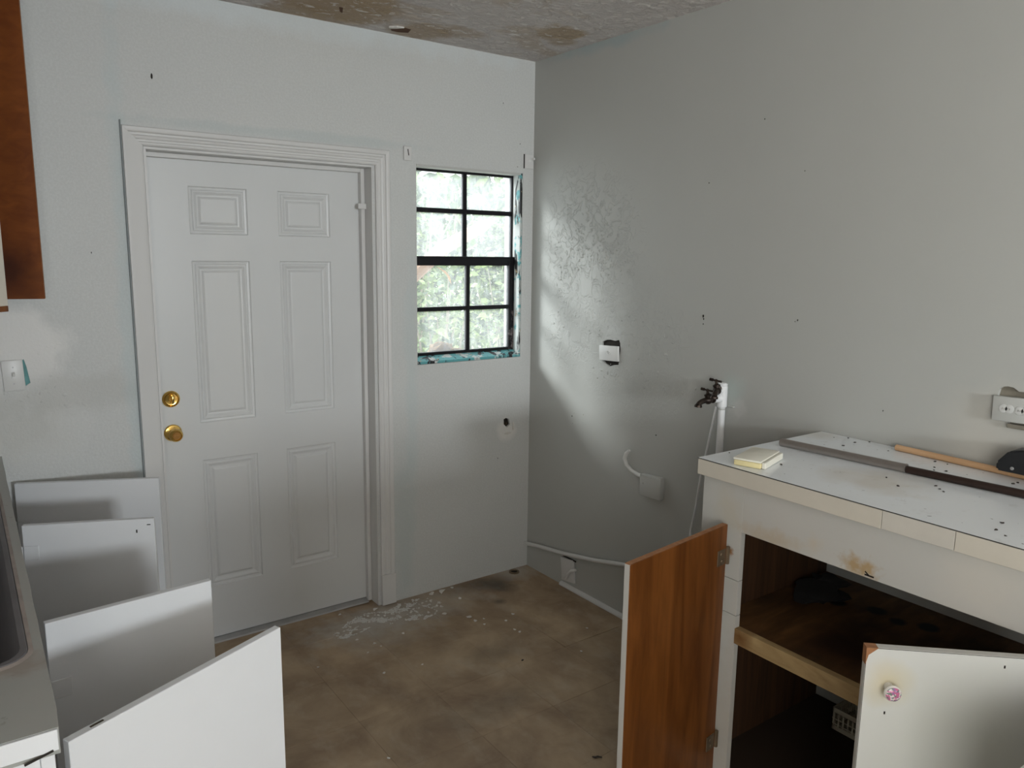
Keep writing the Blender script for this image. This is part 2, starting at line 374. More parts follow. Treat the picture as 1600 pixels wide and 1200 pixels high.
def tag(o, label=None, cat=None, group=None, kind=None):
    if label: o['label'] = label
    if cat: o['category'] = cat
    if group: o['group'] = group
    if kind: o['kind'] = kind
    return o
def thing(name, loc, label, cat, group=None, kind=None):
    o = bpy.data.objects.new(name, None); C.objects.link(o); o.location = loc; o.empty_display_size = .05
    o['_w'] = list(loc); tag(o, label, cat, group, kind); return o
def single(b, name, mat, label, cat, group=None, base=None):
    """a thing that is one mesh; origin moved to its base"""
    vs = [v.co.copy() for v in b.bm.verts]
    if base is None:
        base = V((sum(v.x for v in vs)/len(vs), sum(v.y for v in vs)/len(vs), min(v.z for v in vs)))
    for v in b.bm.verts: v.co -= base
    o = b.done(name, mat); o.location = base; o['_w'] = list(base)
    return tag(o, label, cat, group)
def struct(b, name, mat, **kw):
    return tag(b.done(name, mat, **kw), kind='structure')

def holed(outer, holes, depth):
    """flat plate (u,v) with holes, depth thick, as bmesh in u,v,w (w 0..depth)"""
    cu = bpy.data.curves.new('tmp', 'CURVE'); cu.dimensions = '2D'; cu.fill_mode = 'BOTH'; cu.extrude = depth/2
    for poly in [outer]+list(holes):
        sp = cu.splines.new('POLY'); sp.points.add(len(poly)-1); sp.use_cyclic_u = True
        for p, q in zip(sp.points, poly): p.co = (q[0], q[1], 0, 1)
    o = bpy.data.objects.new('tmp', cu); C.objects.link(o)
    dg = bpy.context.evaluated_depsgraph_get(); dg.update()
    me = bpy.data.meshes.new_from_object(o.evaluated_get(dg))
    b = B(); b.bm.from_mesh(me)
    for v in b.bm.verts: v.co.z += depth/2
    bpy.data.objects.remove(o); bpy.data.curves.remove(cu); bpy.data.meshes.remove(me)
    return b
def remap(b, fn):
    for v in b.bm.verts: v.co = V(fn(v.co))
    bmesh.ops.recalc_face_normals(b.bm, faces=b.bm.faces[:]); return b
def rect(a, b, c, d): return [(a, c), (b, c), (b, d), (a, d)]
rnd = random.Random(7)

# ------------------------------------------------------------------ room shell
H = 2.6066; XL = -2.93; TH = .15
door_open = rect(-1.805, -.885, -.3, 2.05)
win_open = rect(-.667, -.066, 1.152, 2.072)
switch_hole = [(-2.298, 1.275), (-2.245, 1.280), (-2.2375, 1.289), (-2.231, 1.262), (-2.223, 1.203), (-2.239, 1.192), (-2.262, 1.186), (-2.300, 1.186)]
pipe_hole = [(-.166, .832), (-.150, .838), (-.133, .829), (-.125, .800), (-.145, .787), (-.165, .805)]
wb = holed([(XL-TH, -.3), (-1.805, -.3), (-1.805, 2.05), (-.885, 2.05), (-.885, -.3), (TH, -.3), (TH, H+.05), (XL-TH, H+.05)],
           [win_open, switch_hole, pipe_hole], TH)
wall_back = struct(remap(wb, lambda c: (c.x, c.z, c.y)), 'wall_back', M['wall_back'])
outlet_hole = [(-.549, 1.280), (-.575, 1.292), (-.604, 1.295), (-.635, 1.293), (-.659, 1.300), (-.668, 1.286), (-.671, 1.255), (-.667, 1.228), (-.662, 1.186), (-.630, 1.181), (-.606, 1.172), (-.575, 1.182), (-.556, 1.195), (-.560, 1.23)]
dsock_hole = [(-2.229, 1.285), (-2.233, 1.311), (-2.243, 1.320), (-2.255, 1.323), (-2.270, 1.321), (-2.284, 1.312), (-2.34, 1.314), (-2.35, 1.208), (-2.30, 1.206), (-2.268, 1.209), (-2.262, 1.225), (-2.25, 1.25)]
wr = holed(rect(REAR_Y-TH, 0, -.3, H+.05), [outlet_hole, dsock_hole], TH)
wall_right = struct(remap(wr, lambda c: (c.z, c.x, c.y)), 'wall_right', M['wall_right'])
added_side_opening = rect(-5.15, -3.65, 1.0, 2.1)  # unseen opening added to hold the side fill light
wl = holed(rect(REAR_Y-TH, 0, -.3, H+.05), [added_side_opening], TH)
wall_left = struct(remap(wl, lambda c: (XL-c.z, c.x, c.y)), 'wall_left', M['wall_plain'])
added_rear_opening = rect(-1.75, -1.09, 1.58, 2.02)  # unseen opening added to hold the rear key light
wre = holed(rect(XL-TH, TH, -.3, H+.05), [added_rear_opening], TH)
wall_rear = struct(remap(wre, lambda c: (c.x, REAR_Y-c.z, c.y)), 'wall_rear', M['wall_plain'])
b = B(); b.box(XL-TH, TH, REAR_Y-TH, TH, H, H+.15)
ceiling = struct(b, 'ceiling', M['ceiling'])
# added low partition, unseen behind the camera: its top edge shades the lower walls
b = B(); b.box(-1.50, 0, -4.02, -3.90, 0, 1.27, .004); b.box(-1.53, 0, -4.05, -3.87, 1.27, 1.30, .004)
struct(b, 'added_shadow_partition', M['wall_plain'])
# floor: slab with vinyl tiles laid on it
b = B(); b.box(XL-TH, TH, REAR_Y-TH, TH, -.12, -.004)
floor = struct(b, 'floor', M['tile']); 
T = .32; protos = {}
def tile_mesh(w, d, key):
    if key in protos: return protos[key]
    bb = B(); bb.box(-w/2, w/2, -d/2, d/2, -.004, 0, .0005)
    me = bpy.data.meshes.new('tile'); bb.bm.to_mesh(me); bb.bm.free(); me.materials.append(M['tile']); protos[key] = me; return me
for i in range(0, 8):
    for j in range(0, 9):
        x1 = -.08-T*(i-1); x0 = x1-T; y1 = .15-T*j; y0 = y1-T
        x1 = min(x1, -.001); x0 = max(x0, -2.36)
        if j == 0: y1 = -.001 if not (-1.80 < x0 and x1 < -.88) else .12
        if x1-x0 < .03: continue
        g = .00030; w, d = x1-x0-2*g, y1-y0-2*g
        me = tile_mesh(w, d, (round(w, 4), round(d, 4)))
        o = bpy.data.objects.new('tile', me); C.objects.link(o); o.parent = floor
        k = rnd.random()
        o.location = ((x0+x1)/2, (y0+y1)/2, rnd.uniform(-.00025, .00025))
        if i == 1 and j == 2: o.location.z = .0018; o.rotation_euler = (.004, -.003, .012)
        o.material_slots[0].link = 'OBJECT'; o.material_slots[0].material = M['tile_b'] if k < .25 else M['tile_c'] if k > .8 else M['tile']
# ceiling chips
def ceil_chip(poly):
    bb = B(); bb.prism([V((x, y, H+.0005)) for x, y in poly], (0, 0, -.0015))
    o = bb.done('broken_patch', M['ceil_hole'], ceiling, smooth=False); return o
o = ceil_chip([(-.839, -.09), (-.822, -.115), (-.79, -.12), (-.749, -.113), (-.735, -.063), (-.774, -.045), (-.805, -.045)]); o['label'] = 'larger broken brown patch in the ceiling'
b = B(); b.prism([V((x, y, H)) for x, y in [(-.845, -.10), (-.822, -.125), (-.79, -.130), (-.81, -.105), (-.835, -.085)]], (0, 0, -.006)); b.done('peeled_flake', M['chip'], ceiling)
ceil_chip([(-1.113, -.209), (-1.098, -.211), (-1.073, -.149), (-1.088, -.158)])
# recess boxes behind the wall holes
def recess(name, x0, x1, y0, y1, z0, z1, open_ax, wall, m):
    bb = B(); fs = bb.box(x0, x1, y0, y1, z0, z1)
    bb.bm.normal_update()
    bmesh.ops.delete(bb.bm, geom=[f for f in bb.bm.faces if f.normal.dot(V(open_ax)) > .9], context='FACES')
    bmesh.ops.reverse_faces(bb.bm, faces=bb.bm.faces[:])
    return bb.done(name, m, wall, smooth=False)
b = B(); b.box(.008, .02, -.69, -.53, 1.16, 1.31); b.done('wall_box', M['hole'], wall_right)
b = B(); b.box(.014, .02, -2.37, -2.21, 1.19, 1.33); b.done('wall_box', M['hole_grey'], wall_right)
b = B(); b.box(-2.32, -2.20, .006, .02, 1.17, 1.30); b.done('wall_box', M['teal_hole'], wall_back)
b = B(); b.box(-.175, -.115, .012, .02, .78, .845); b.done('pipe_recess', M['hole'], wall_back)
b = B(); b.tube([(-.146, .004, .806), (-.150, .05, .806)], .008, 8); b.done('pipe_stub', M['hole_brown'], wall_back)
b = B(); b.blob((-.105, -.001, .790), (.006, .006, .03), 3, 1); b.blob((-.14, -.001, .755), (.03, .004, .006), 5, 1); b.done('plaster_lip', M['chip'], wall_back)
b = B()
for (y, z, s) in ((-1.136, 1.441, .007), (-1.139, 1.430, .004), (-1.138, 1.410, .003), (-1.562, 1.458, .0035), (-1.552, 1.452, .002), (-1.547, 1.971, .002), (-1.129, 1.957, .003), (-1.368, 2.165, .003), (-.911, .91, .004), (-.349, .893, .004), (-1.90, 1.19, .003)):
    b.blob((-.0005, y, z), (.002, s*.6, s), y*9, 1)
b.done('nail_hole', M['hole'], wall_right)['kind'] = 'stuff'
b = B()
for (x, z, s) in ((-.19, 2.39, .004), (-.086, 2.21, .004), (-.155, .83, .004), (-.20, .63, .004), (-1.76, 2.30, .012), (-2.0, 1.66, .004), (-.1, 2.10, .003)):
    b.blob((x, -.0005, z), (s*.35, .002, s), x*9, 1)
b.done('nail_hole', M['hole'], wall_back)['kind'] = 'stuff'
def flakes(name, wall, m, pts, seed, to3d, hs=1):
    rr = random.Random(seed); b = B()
    for (u, v, su, sv, n) in pts:
        for k in range(n):
            cu, cv = rr.gauss(u, su), rr.gauss(v, sv); s_ = rr.uniform(.002, .007); a0 = rr.uniform(0, 6); el = rr.uniform(.8, 2.2); th = rr.uniform(0, 3.1); m_ = 6
            def P(f, w): return [V(to3d(cu+s_*f*(el*math.cos(a0+i*1.047)*math.cos(th)-math.sin(a0+i*1.047)*math.sin(th))*(.8+.4*((i*7+k) % 3)/2), cv+s_*f*(el*math.cos(a0+i*1.047)*math.sin(th)+math.sin(a0+i*1.047)*math.cos(th)), w)) for i in range(m_)]
            h = rr.uniform(.0012, .0028)*hs; A = [b.bm.verts.new(p) for p in P(1, .0003)]; T_ = [b.bm.verts.new(p) for p in P(.6, h)]
            for i in range(m_): b.bm.faces.new((A[i], A[(i+1) % m_], T_[(i+1) % m_], T_[i]))
            b.bm.faces.new(T_)
    bmesh.ops.recalc_face_normals(b.bm, faces=b.bm.faces[:])
    b.done(name, m, wall)['kind'] = 'stuff'
flakes('flaking_paint', wall_right, M['wall_right'], [(-.50, 1.72, .09, .05, 80), (-.36, 1.66, .06, .05, 45), (-.58, 1.62, .07, .05, 45), (-.22, 1.62, .02, .10, 22), (-.20, 1.30, .02, .03, 8), (-.52, 1.33, .06, .02, 12), (-.62, 1.13, .07, .02, 16), (-.85, 1.30, .12, .06, 24), (-.95, 1.17, .10, .03, 14), (-.72, 1.60, .02, .03, 6), (-.40, .88, .05, .02, 6)], 3, lambda u, v, w: (-w, u, v))
b = B(); b.tube([(.0008, -.235, 1.58), (.0008, -.28, 1.63), (.0008, -.31, 1.70), (.0008, -.36, 1.735), (.0008, -.42, 1.725), (.0008, -.44, 1.70)], [.0008, .002, .0025, .0025, .002, .0008], 6); b.done('paint_ridge', M['wall_right'], wall_right)
flakes('flaking_paint', wall_back, M['wall_back'], [(-2.20, 1.155, .05, .012, 14), (-2.15, 1.13, .06, .015, 14), (-2.14, 1.25, .02, .04, 5), (-2.16, 1.33, .05, .02, 4)], 4, lambda u, v, w: (u, -w, v), .5)
# baseboard quarter round on the right wall
b = B()
prof = [(0, 0), (-.018, 0), (-.017, .008), (-.012, .014), (0, .018)]
b.prism([V((x-.0005, -.30, z+.001)) for x, z in prof], (0, -1.38, 0))
struct(b, 'baseboard_right', M['white_trim'])

# ------------------------------------------------------------------ door
door = thing('door_1', (-1.345, .10, 0), 'white six panel door with brass lock and knob in the back wall', None, kind='structure')
DY = .10
px = [(-1.633, -1.403), (-1.275, -1.045)]
pz = [(1.737, 1.924), (.967, 1.632), (.245, .808)]
bb = holed(rect(-1.795, -.890, .012, 2.038), [rect(a, c, e, f) for a, c in px for e, f in pz], .04)
remap(bb, lambda c: (c.x, DY+c.z, c.y)).done('door_leaf', M['door_paint'], door, smooth=False)
for a, c in px:
    for e, f in pz:
        b = B()
        rings = []
        for ins, dep in ((0, 0), (.004, .0055), (.012, .007), (.017, .003), (.021, .003), (.032, .0095), (.038, .010), (.046, .004), (.050, .003)):
            rings.append([V((a+ins, DY+dep, e+ins)), V((c-ins, DY+dep, e+ins)), V((c-ins, DY+dep, f-ins)), V((a+ins, DY+dep, f-ins))])
        L = b.loft(rings, cap=False); b.bm.faces.new(L[-1])
        b.prism([V((a, DY+.0125, e)), V((c, DY+.0125, e)), V((c, DY+.0125, f)), V((a, DY+.0125, f))], (0, .02, 0))
        b.done('door_panel', M['door_paint'], door, smooth=False)
# deadbolt
o = V((-1.742, DY, 1.080))
b = B(); b.lathe(o, (0, -1, 0), [(.033, 0), (.034, .004), (.031, .009), (.027, .011), (.024, .008), (.018, .007), (.0001, .007)], 32)
db = b.done('deadbolt', M['brass'], door)
b = B(); b.obox(o+V((.002, -.019, 0)), (V((1, 0, 0)), V((0, 1, 0)), V((.05, 0, 1)).normalized()), (.005, .011, .017), .004, 2); b.lathe(o+V((0, -.006, 0)), (0, -1, 0), [(.011, 0), (.009, .006), (.0001, .006)], 16)
b.done('thumb_turn', M['brass'], db)
o = V((-1.742, DY, .940))
b = B(); b.lathe(o, (0, -1, 0), [(.034, 0), (.035, .003), (.031, .009), (.02, .012), (.013, .016), (.012, .030), (.018, .036), (.0255, .046), (.027, .056), (.024, .066), (.019, .070), (.0175, .066), (.0001, .066)], 32)
kn = b.done('door_knob', M['brass'], door)
b = B(); b.lathe(o+V((0, -.066, 0)), (0, -1, 0), [(.015, 0), (.014, .002), (.0001, .002)], 20); b.box(o.x-.008, o.x+.008, o.y-.071, o.y-.067, o.z-.002, o.z+.002)
b.done('lock_button', M['brass_dark'], kn)
# latch bracket at upper right of the frame
b = B(); b.obox((-.897, .062, 1.876), (V((1, 0, 0)), V((0, 1, 0)), V((0, 0, 1))), (.030, .004, .012), .002)
for dx in (-.02, 0, .02): b.lathe((-.897+dx, .058, 1.876-dx*.1), (0, -1, 0), [(.003, 0), (.0025, .0015), (.0001, .0015)], 8)
b.done('latch_bracket', M['white_trim'], door)
# casing (trim_1) with jambs and stops
trim = thing('trim_1', (-1.345, 0, 0), 'white moulded casing and jambs around the door', None, kind='structure')
prof = [(0, 0), (0, .010), (.006, .014), (.012, .014), (.015, .009), (.022, .009), (.026, .013), (.034, .015), (.038, .010), (.045, .010), (.049, .016), (.058, .019), (.064, .019), (.067, .016), (.067, 0)]
xi0, xi1, zi = -1.808, -.874, 2.050
flat = [(0, 0), (0, .011), (.003, .0125), (.008, .013), (.015, .0135), (.022, .014), (.030, .0145), (.038, .015), (.044, .0155), (.050, .016), (.056, .0165), (.061, .017), (.065, .017), (.067, .015), (.067, 0)]
def casing_ring(ax, az, dx, dz, pr):   # profile along the mitred inside edge
    return [V((ax+dx*u, -w-.0004, az+dz*u)) for u, w in pr]
for ip, pts in enumerate((((xi0, .002, -1, 0), (xi0, zi, -1, 1)), ((xi0, zi, -1, 1), (xi1, zi, 1, 1)), ((xi1, zi, 1, 1), (xi1, .02, 1, 0)))):
    b = B(); b.loft([casing_ring(*p, flat if ip == 0 else prof) for p in pts]); bmesh.ops.recalc_face_normals(b.bm, faces=b.bm.faces[:])
    b.done('casing', M['white_trim'], trim, angle=25)
b = B(); b.box(xi1-.003, xi1+.071, -.022, -.0004, .003, .155, .002)
b.done('plinth', M['white_trim'], trim)
b = B(); b.box(xi0-.0715, xi0-.0675, -.012, -.0004, .003, 2.135); b.done('shadow_gap_strip', plain('shadow_gap_grey', (.30, .33, .33), .9), trim)  # grey strip painting the shadow gap along the left casing
b = B(); b.box(-1.8045, -1.796, -.0004, .16, .003, 2.040); b.done('jamb', M['white_trim'], trim)
b = B(); b.box(-.889, -.8855, -.0004, .16, .003, 2.040); b.done('jamb', M['white_trim'], trim)
b = B(); b.box(-1.8045, -.8855, -.0004, .16, 2.0405, 2.0495); b.done('jamb', M['white_trim'], trim)
b = B(); b.box(-.908, -.8895, .070, .0985, .003, 2.040, .002); b.done('door_stop', M['white_trim'], trim)
b = B(); b.box(-1.7955, -.9085, .070, .0985, 2.022, 2.040, .002); b.done('door_stop', M['white_trim'], trim)
b = B(); b.prism([V((-1.795, .06, .0005)), V((-1.795, .17, .0005)), V((-1.795, .17, .010)), V((-1.795, .095, .010)), V((-1.795, .065, .006))], (.885, 0, 0))
b.done('threshold', M['threshold'], trim, smooth=False)
b = B(); b.box(-1.83, -1.818, -.013, -.010, 1.195, 1.212); b.done('strike_hole', M['hole'], trim)
b = B(); b.box(-1.7955, -.890, .1401, .155, .010, 2.04); b.done('outer_board', M['dark_inside'], trim)

# ------------------------------------------------------------------ window
win = thing('window_1', (-.367, .06, 1.15), 'black painted eight pane sash window with peeling teal reveal', None, kind='structure')
x0, x1 = -.6655, -.0675
b = B(); b.box(x1-.012, x1, -.0003, .045, 1.17, 2.07, .001); b.done('side_reveal', M['teal_side'], win)
b = B(); b.prism([V((x0, -.0005, 1.1535)), V((x0, -.0005, 1.165)), V((x0, .05, 1.186)), V((x0, .05, 1.1535))], (x1-x0, 0, 0)); b.done('inner_sill', M['teal'], win, smooth=False)
b = B(); b.box(x0, x1, .085, .20, 1.1535, 1.166, .002); b.done('outer_sill', M['outer_wall'], win)
b = B(); b.box(x0, x1, .0, .06, 2.062, 2.0715); b.done('head_reveal', M['plate_painted'], win)
xm = -.352
def sash(gm, name, y0, y1, xa, xb, za, zb, tl, tr, tt, tb, zmid, mun):
    b = B(); b.box(xa, xa+tl, y0, y1, za, zb, .0015); b.box(xb-tr, xb, y0, y1, za, zb, .0015)
    b.box(xa+tl, xb-tr, y0, y1, zb-tt, zb, .0015); b.box(xa+tl, xb-tr, y0, y1, za, za+tb, .0015)
    f = b.done(name, M['black_frame'], win)
    b = B(); b.box(xm-mun/2, xm+mun/2, y0+.002, y1-.002, za+tb, zb-tt, .0015); b.done('glazing_bar', M['black_frame'], f)
    for p, q in ((xa+tl, xm-mun/2), (xm+mun/2, xb-tr)):
        b = B(); b.box(p, q, y0+.003, y1-.003, zmid-mun/2, zmid+mun/2, .0015); b.done('glazing_bar', M['black_frame'], f)
        for r, t in ((za+tb, zmid-mun/2), (zmid+mun/2, zb-tt)):
            b = B(); b.box(p-.002, q+.002, (y0+y1)/2-.0015, (y0+y1)/2+.0015, r-.002, t+.002); b.done('pane', M[gm], f, smooth=False)
sash('glass_hazy', 'upper_sash', .082, .106, x0, -.049, 1.628, 2.072, .022, .024, .018, .022, 1.876, .022)
sash('glass', 'lower_sash', .050, .078, x0, -.0685, 1.176, 1.660, .018, .036, .044, .024, 1.408, .020)
# frames of the added rear and side light openings, unseen behind the camera
for k, (nm, pr) in enumerate((('added_rear_frame', 'y'), ('added_side_frame', 'x'))):
    b = B()
    if pr == 'y':
        for q in ((-1.79, -1.75, 1.54, 2.06), (-1.09, -1.05, 1.54, 2.06), (-1.75, -1.09, 1.54, 1.58), (-1.75, -1.09, 2.02, 2.06)): b.box(q[0], q[1], REAR_Y+.0005, REAR_Y+.02, q[2], q[3], .003)
    else:
        for q in ((-5.19, -5.15, .96, 2.14), (-3.65, -3.61, .96, 2.14), (-5.15, -3.65, .96, 1.0), (-5.15, -3.65, 2.1, 2.14)): b.box(XL+.0005, XL+.02, q[0], q[1], q[2], q[3], .003)
    struct(b, nm, M['white_trim'])

# ------------------------------------------------------------------ left base cabinet, worktop, sink
FX = -2.350      # face of the carcass front
cab = thing('base_cabinet', (-2.64, -.96, 0), 'long white base cabinet along the left wall with four open flat doors', 'cabinet')
b = B(); b.box(-2.925, FX-.02, -1.885, -1.867, .0, .905, .001)
b.done('end_panel', M['white_melamine'], cab)
b = B(); b.box(-2.925, FX-.02, -.030, -.012, 0, .905, .001); b.done('end_panel', M['white_melamine'], cab)
b = B(); b.box(-2.925, -2.913, -1.866, -.031, .10, .905); b.done('back_panel', M['white_melamine'], cab)
b = B(); b.box(-2.912, FX-.02, -1.866, -.031, .10, .118); b.done('bottom_panel', M['white_melamine'], cab)
b = B(); b.box(FX-.06, FX-.045, -1.866, -.031, 0, .10); b.done('kick_board', M['white_melamine'], cab)
for y in (-1.887, -1.345, -.950, -.555, -.052):
    b = B(); b.box(FX-.0195, FX, y, y+.04, .02, .905, .001); b.done('stile', M['white_melamine'], cab)
for z in (.865, .10):
    b = B(); b.box(FX-.0195, FX-.001, -1.846, -.053, z, z+.035, .001); b.done('rail', M['white_melamine'], cab)
def slab(h, t, w_th, z0, z1, name, parent, mats, side=1, bev=.0012, seg=1):
    """door from hinge point h to tip t (xy); its thickness goes to `side` (left of h->t = +1)"""
    h, t = V((*h, 0)), V((*t, 0)); d = (t-h); L = d.length; d.normalize(); nrm = V((-d.y, d.x, 0))*side
    b = B(); b.obox(h+d*L/2+nrm*w_th/2+V((0, 0, (z0+z1)/2)), (d, nrm, V((0, 0, 1))), (L/2, w_th/2, (z1-z0)/2), bev, seg)
    b.bm.normal_update()
    if isinstance(mats, dict):
        order = [mats['in'], mats['out'], mats['edge'], mats['top']]
        for f in b.bm.faces:
            n = f.normal
            if n.dot(nrm) < -.7: f.material_index = 0
            elif n.dot(nrm) > .7: f.material_index = 1
            elif n.z > .7: f.material_index = 3
            else: f.material_index = 2
    else: order = mats
    return b.done(name, order, parent, smooth=False), d, nrm
white = M['white_melamine']
LD = (((-2.304, -.064), (-1.874, -.260)), ((-2.314, -.564), (-1.977, -.706)), ((-2.317, -1.305), (-1.955, -1.272)), ((-2.325, -1.805), (-1.896, -1.609)))
lab = ('farthest cabinet door', 'second door from the far end', 'third door from the far end', 'nearest door, brightly lit')
for (h, t), lb in zip(LD, lab):
    d_, dv, nv = slab(h, t, .018, .115, .860, 'door', cab, white, 1)
    for z in ((.775, .20) if h[1] == -.564 else (.70, .20)):
        b = B(); hp = V((*h, z)); b.obox(hp+dv*.022-nv*.0025, (dv, nv, V((0, 0, 1))), (.02, .002, .022), .001)
        b.tube([hp-dv*.006+V((0, 0, -.02)), hp-dv*.006+V((0, 0, .02))], .005, 8)
        b.obox(hp-dv*.018, (dv, nv, V((0, 0, 1))), (.014, .002, .018), .001)
        b.done('hinge', M['hinge_white'], d_)
    if h[1] == -.564:
        for u, z, e, g in ((.315, .822, .0018, .005), (.350, .841, .005, .0012)):
            b = B(); c = V((*h, z))+dv*u-nv*.0006; b.obox(c, (dv, nv, V((0, 0, 1))), (e, .0006, g)); b.done('screw_hole', M['hole'], d_)
    if h[1] == -1.805:
        b = B(); c = V((*h, .8606))+dv*.055+nv*.009; b.obox(c, (dv, nv, V((0, 0, 1))), (.012, .002, .0005)); b.done('edge_chip', M['hole_brown'], d_)
# worktop with sink cut-out
def rrect(x0, x1, y0, y1, r, n=5):
    P = []
    for cx, cy, a0 in ((x1-r, y0+r, -90), (x1-r, y1-r, 0), (x0+r, y1-r, 90), (x0+r, y0+r, 180)):
        for k in range(n+1):
            a = math.radians(a0+90*k/n); P.append((cx+r*math.cos(a), cy+r*math.sin(a)))
    return P
wt = thing('worktop', (-2.63, -.96, .906), 'worn grey worktop on the left cabinet with a sink cut-out', 'worktop')
edge = [(-2.925, -.004), (-2.925, -1.905), (-2.343, -1.905)]
yy = -1.905
while yy < -.03:
    yy += .06; edge.append((-2.340+.010*(yy+1.9)/1.9+rnd.uniform(-.0006, .0006), min(yy, -.004)))
bb = holed(edge, [rrect(-2.82, -2.366, -1.655, -.45, .05)], .044)
remap(bb, lambda c: (c.x, c.y, .906+c.z)).done('top', M['counter_left'], wt, smooth=False)
b = B(); b.box(-2.92, -2.345, -1.9105, -1.9055, .915, .949, .0008); b.done('edge_strip', M['white_melamine'], wt)
b = B(); b.obox((-2.372, -1.9112, .912), (V((1, 0, .25)).normalized(), V((0, 1, 0)), V((-.25, 0, 1)).normalized()), (.02, .0006, .0018)); b.done('edge_crack', M['hole'], wt)
sink = thing('sink', (-2.593, -1.05, .77), 'dark stained sink set in the left worktop', 'sink')
b = B()
def loop(x0, x1, y0, y1, r, z): return [V((x, y, z)) for x, y in rrect(x0, x1, y0, y1, r)]
L = b.loft([loop(-2.822, -2.362, -1.660, -.445, .052, .9505), loop(-2.82, -2.364, -1.657, -.448, .05, .953), loop(-2.812, -2.374, -1.645, -.46, .048, .952), loop(-2.80, -2.386, -1.63, -.475, .05, .935), loop(-2.78, -2.41, -1.60, -.50, .06, .80), loop(-2.76, -2.44, -1.57, -.53, .06, .775)], cap=False)
b.bm.faces.new(L[-1]); b.done('bowl', M['sink'], sink)
b = B(); b.loft([loop(-2.829, -2.354, -1.668, -.437, .056, .9502), loop(-2.823, -2.3615, -1.661, -.444, .053, .9525)], cap=False); b.done('sealant', M['rust'], sink)
b = B(); b.lathe((-2.6, -1.05, .776), (0, 0, 1), [(.045, 0), (.04, .003), (.03, .001), (.0001, .001)], 20); b.done('drain', M['threshold'], sink)

# ------------------------------------------------------------------ upper cabinet
up = thing('wall_cabinet', (-2.765, -.75, 1.52), 'reddish brown wall cabinet over the left worktop with two open doors', 'cabinet')
UX = -2.60
for args in ((-2.925, UX, -.030, -.012, 1.52, 2.60), (-2.925, UX, -1.90, -1.882, 1.52, 2.60), (-2.925, UX, -1.881, -.031, 1.52, 1.538), (-2.925, UX, -1.881, -.031, 2.58, 2.60), (-2.925, -2.915, -1.881, -.031, 1.539, 2.579), (-2.914, UX-.02, -1.881, -.031, 2.05, 2.068)):
    b = B(); b.box(*args, .001); b.done('panel', M['upper_wood'], up)
dd, dv, nv = slab((-2.585, -.105), (-2.173, -.20), .018, 1.509, 2.56, 'door', up, {'in': M['upper_wood'], 'out': M['white_melamine'], 'edge': M['edge_wood'], 'top': M['upper_wood']}, 1)
dd['label'] = 'open door showing its brown inside'
for u, z in ((.285, 1.655), (.292, 1.765)):
    b = B(); b.lathe(V((-2.585, -.105, z))+dv*u, -nv, [(.004, 0), (.003, .003), (.0001, .003)], 10); b.done('screw', M['threshold'], dd)
dd, dv, nv = slab((-2.585, -1.052), (-2.303, -.77), .018, 1.525, 2.56, 'door', up, {'in': M['cream_edge'], 'out': M['upper_wood'], 'edge': M['cream_edge'], 'top': M['edge_wood']}, 1)
dd['label'] = 'open door with its white painted outside'
h = V((-2.585, -1.052, 0)); Ld = .399
b = B(); b.obox(h+dv*Ld/2+nv*.009+V((0, 0, 1.5175)), (dv, nv, V((0, 0, 1))), (Ld/2, .009, .0074), .001); b.done('bottom_edge', M['door_wood'], dd)

# ------------------------------------------------------------------ right base cabinet and worktop
rc = thing('base_cabinet', (-.32, -2.7, 0), 'white painted base cabinet on the right with open doors and a stained shelf', 'cabinet')
CW = M['cab_white']; RX = -.62
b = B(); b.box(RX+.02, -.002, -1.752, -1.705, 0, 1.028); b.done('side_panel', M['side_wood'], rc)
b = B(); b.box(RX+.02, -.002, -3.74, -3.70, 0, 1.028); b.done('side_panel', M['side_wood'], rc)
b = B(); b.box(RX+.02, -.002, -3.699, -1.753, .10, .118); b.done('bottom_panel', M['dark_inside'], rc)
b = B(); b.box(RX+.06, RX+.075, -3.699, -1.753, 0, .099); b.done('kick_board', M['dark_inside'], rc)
for z0, z1 in ((.0, .6265), (.6285, .735), (.737, 1.028)):
    b = B(); b.box(RX-.0, RX+.0195, -1.846, -1.700, z0, z1, .0004); b.done('stile', CW, rc)
for y0, y1 in ((-2.86, -2.765), (-3.74, -3.65)):
    b = B(); b.box(RX, RX+.0195, y0, y1, 0, 1.028, .0012); b.done('stile', CW, rc)
b = B(); b.box(RX, RX+.0195, -2.764, -1.8463, .888, 1.028, .0003); b.done('rail', CW, rc)
b = B(); b.box(RX, RX+.0195, -3.649, -2.861, .888, 1.028, .0012); b.done('rail', CW, rc)
b = B(); b.box(RX, RX+.0195, -2.764, -1.847, .08, .118, .0012); b.done('rail', CW, rc)
b = B(); b.obox((RX-.0005, -2.235, .895), (V((0, 1, 0)), V((1, 0, 0)), V((0, 0, 1))), (.012, .0006, .002)); b.obox((RX-.0005, -2.229, .899), (V((0, .8, .6)), V((1, 0, 0)), V((0, -.6, .8))), (.007, .0006, .0016)); b.done('rail_split', M['hole'], rc)
b = B(); b.box(RX+.021, -.003, -3.698, -1.7535, .545, .588); sh = b.done('shelf', M['shelf_wood'], rc)
b = B(); b.box(RX-.003, RX+.0205, -2.764, -1.8465, .543, .591, .001); b.done('shelf_edge', M['shelf_edge'], sh)
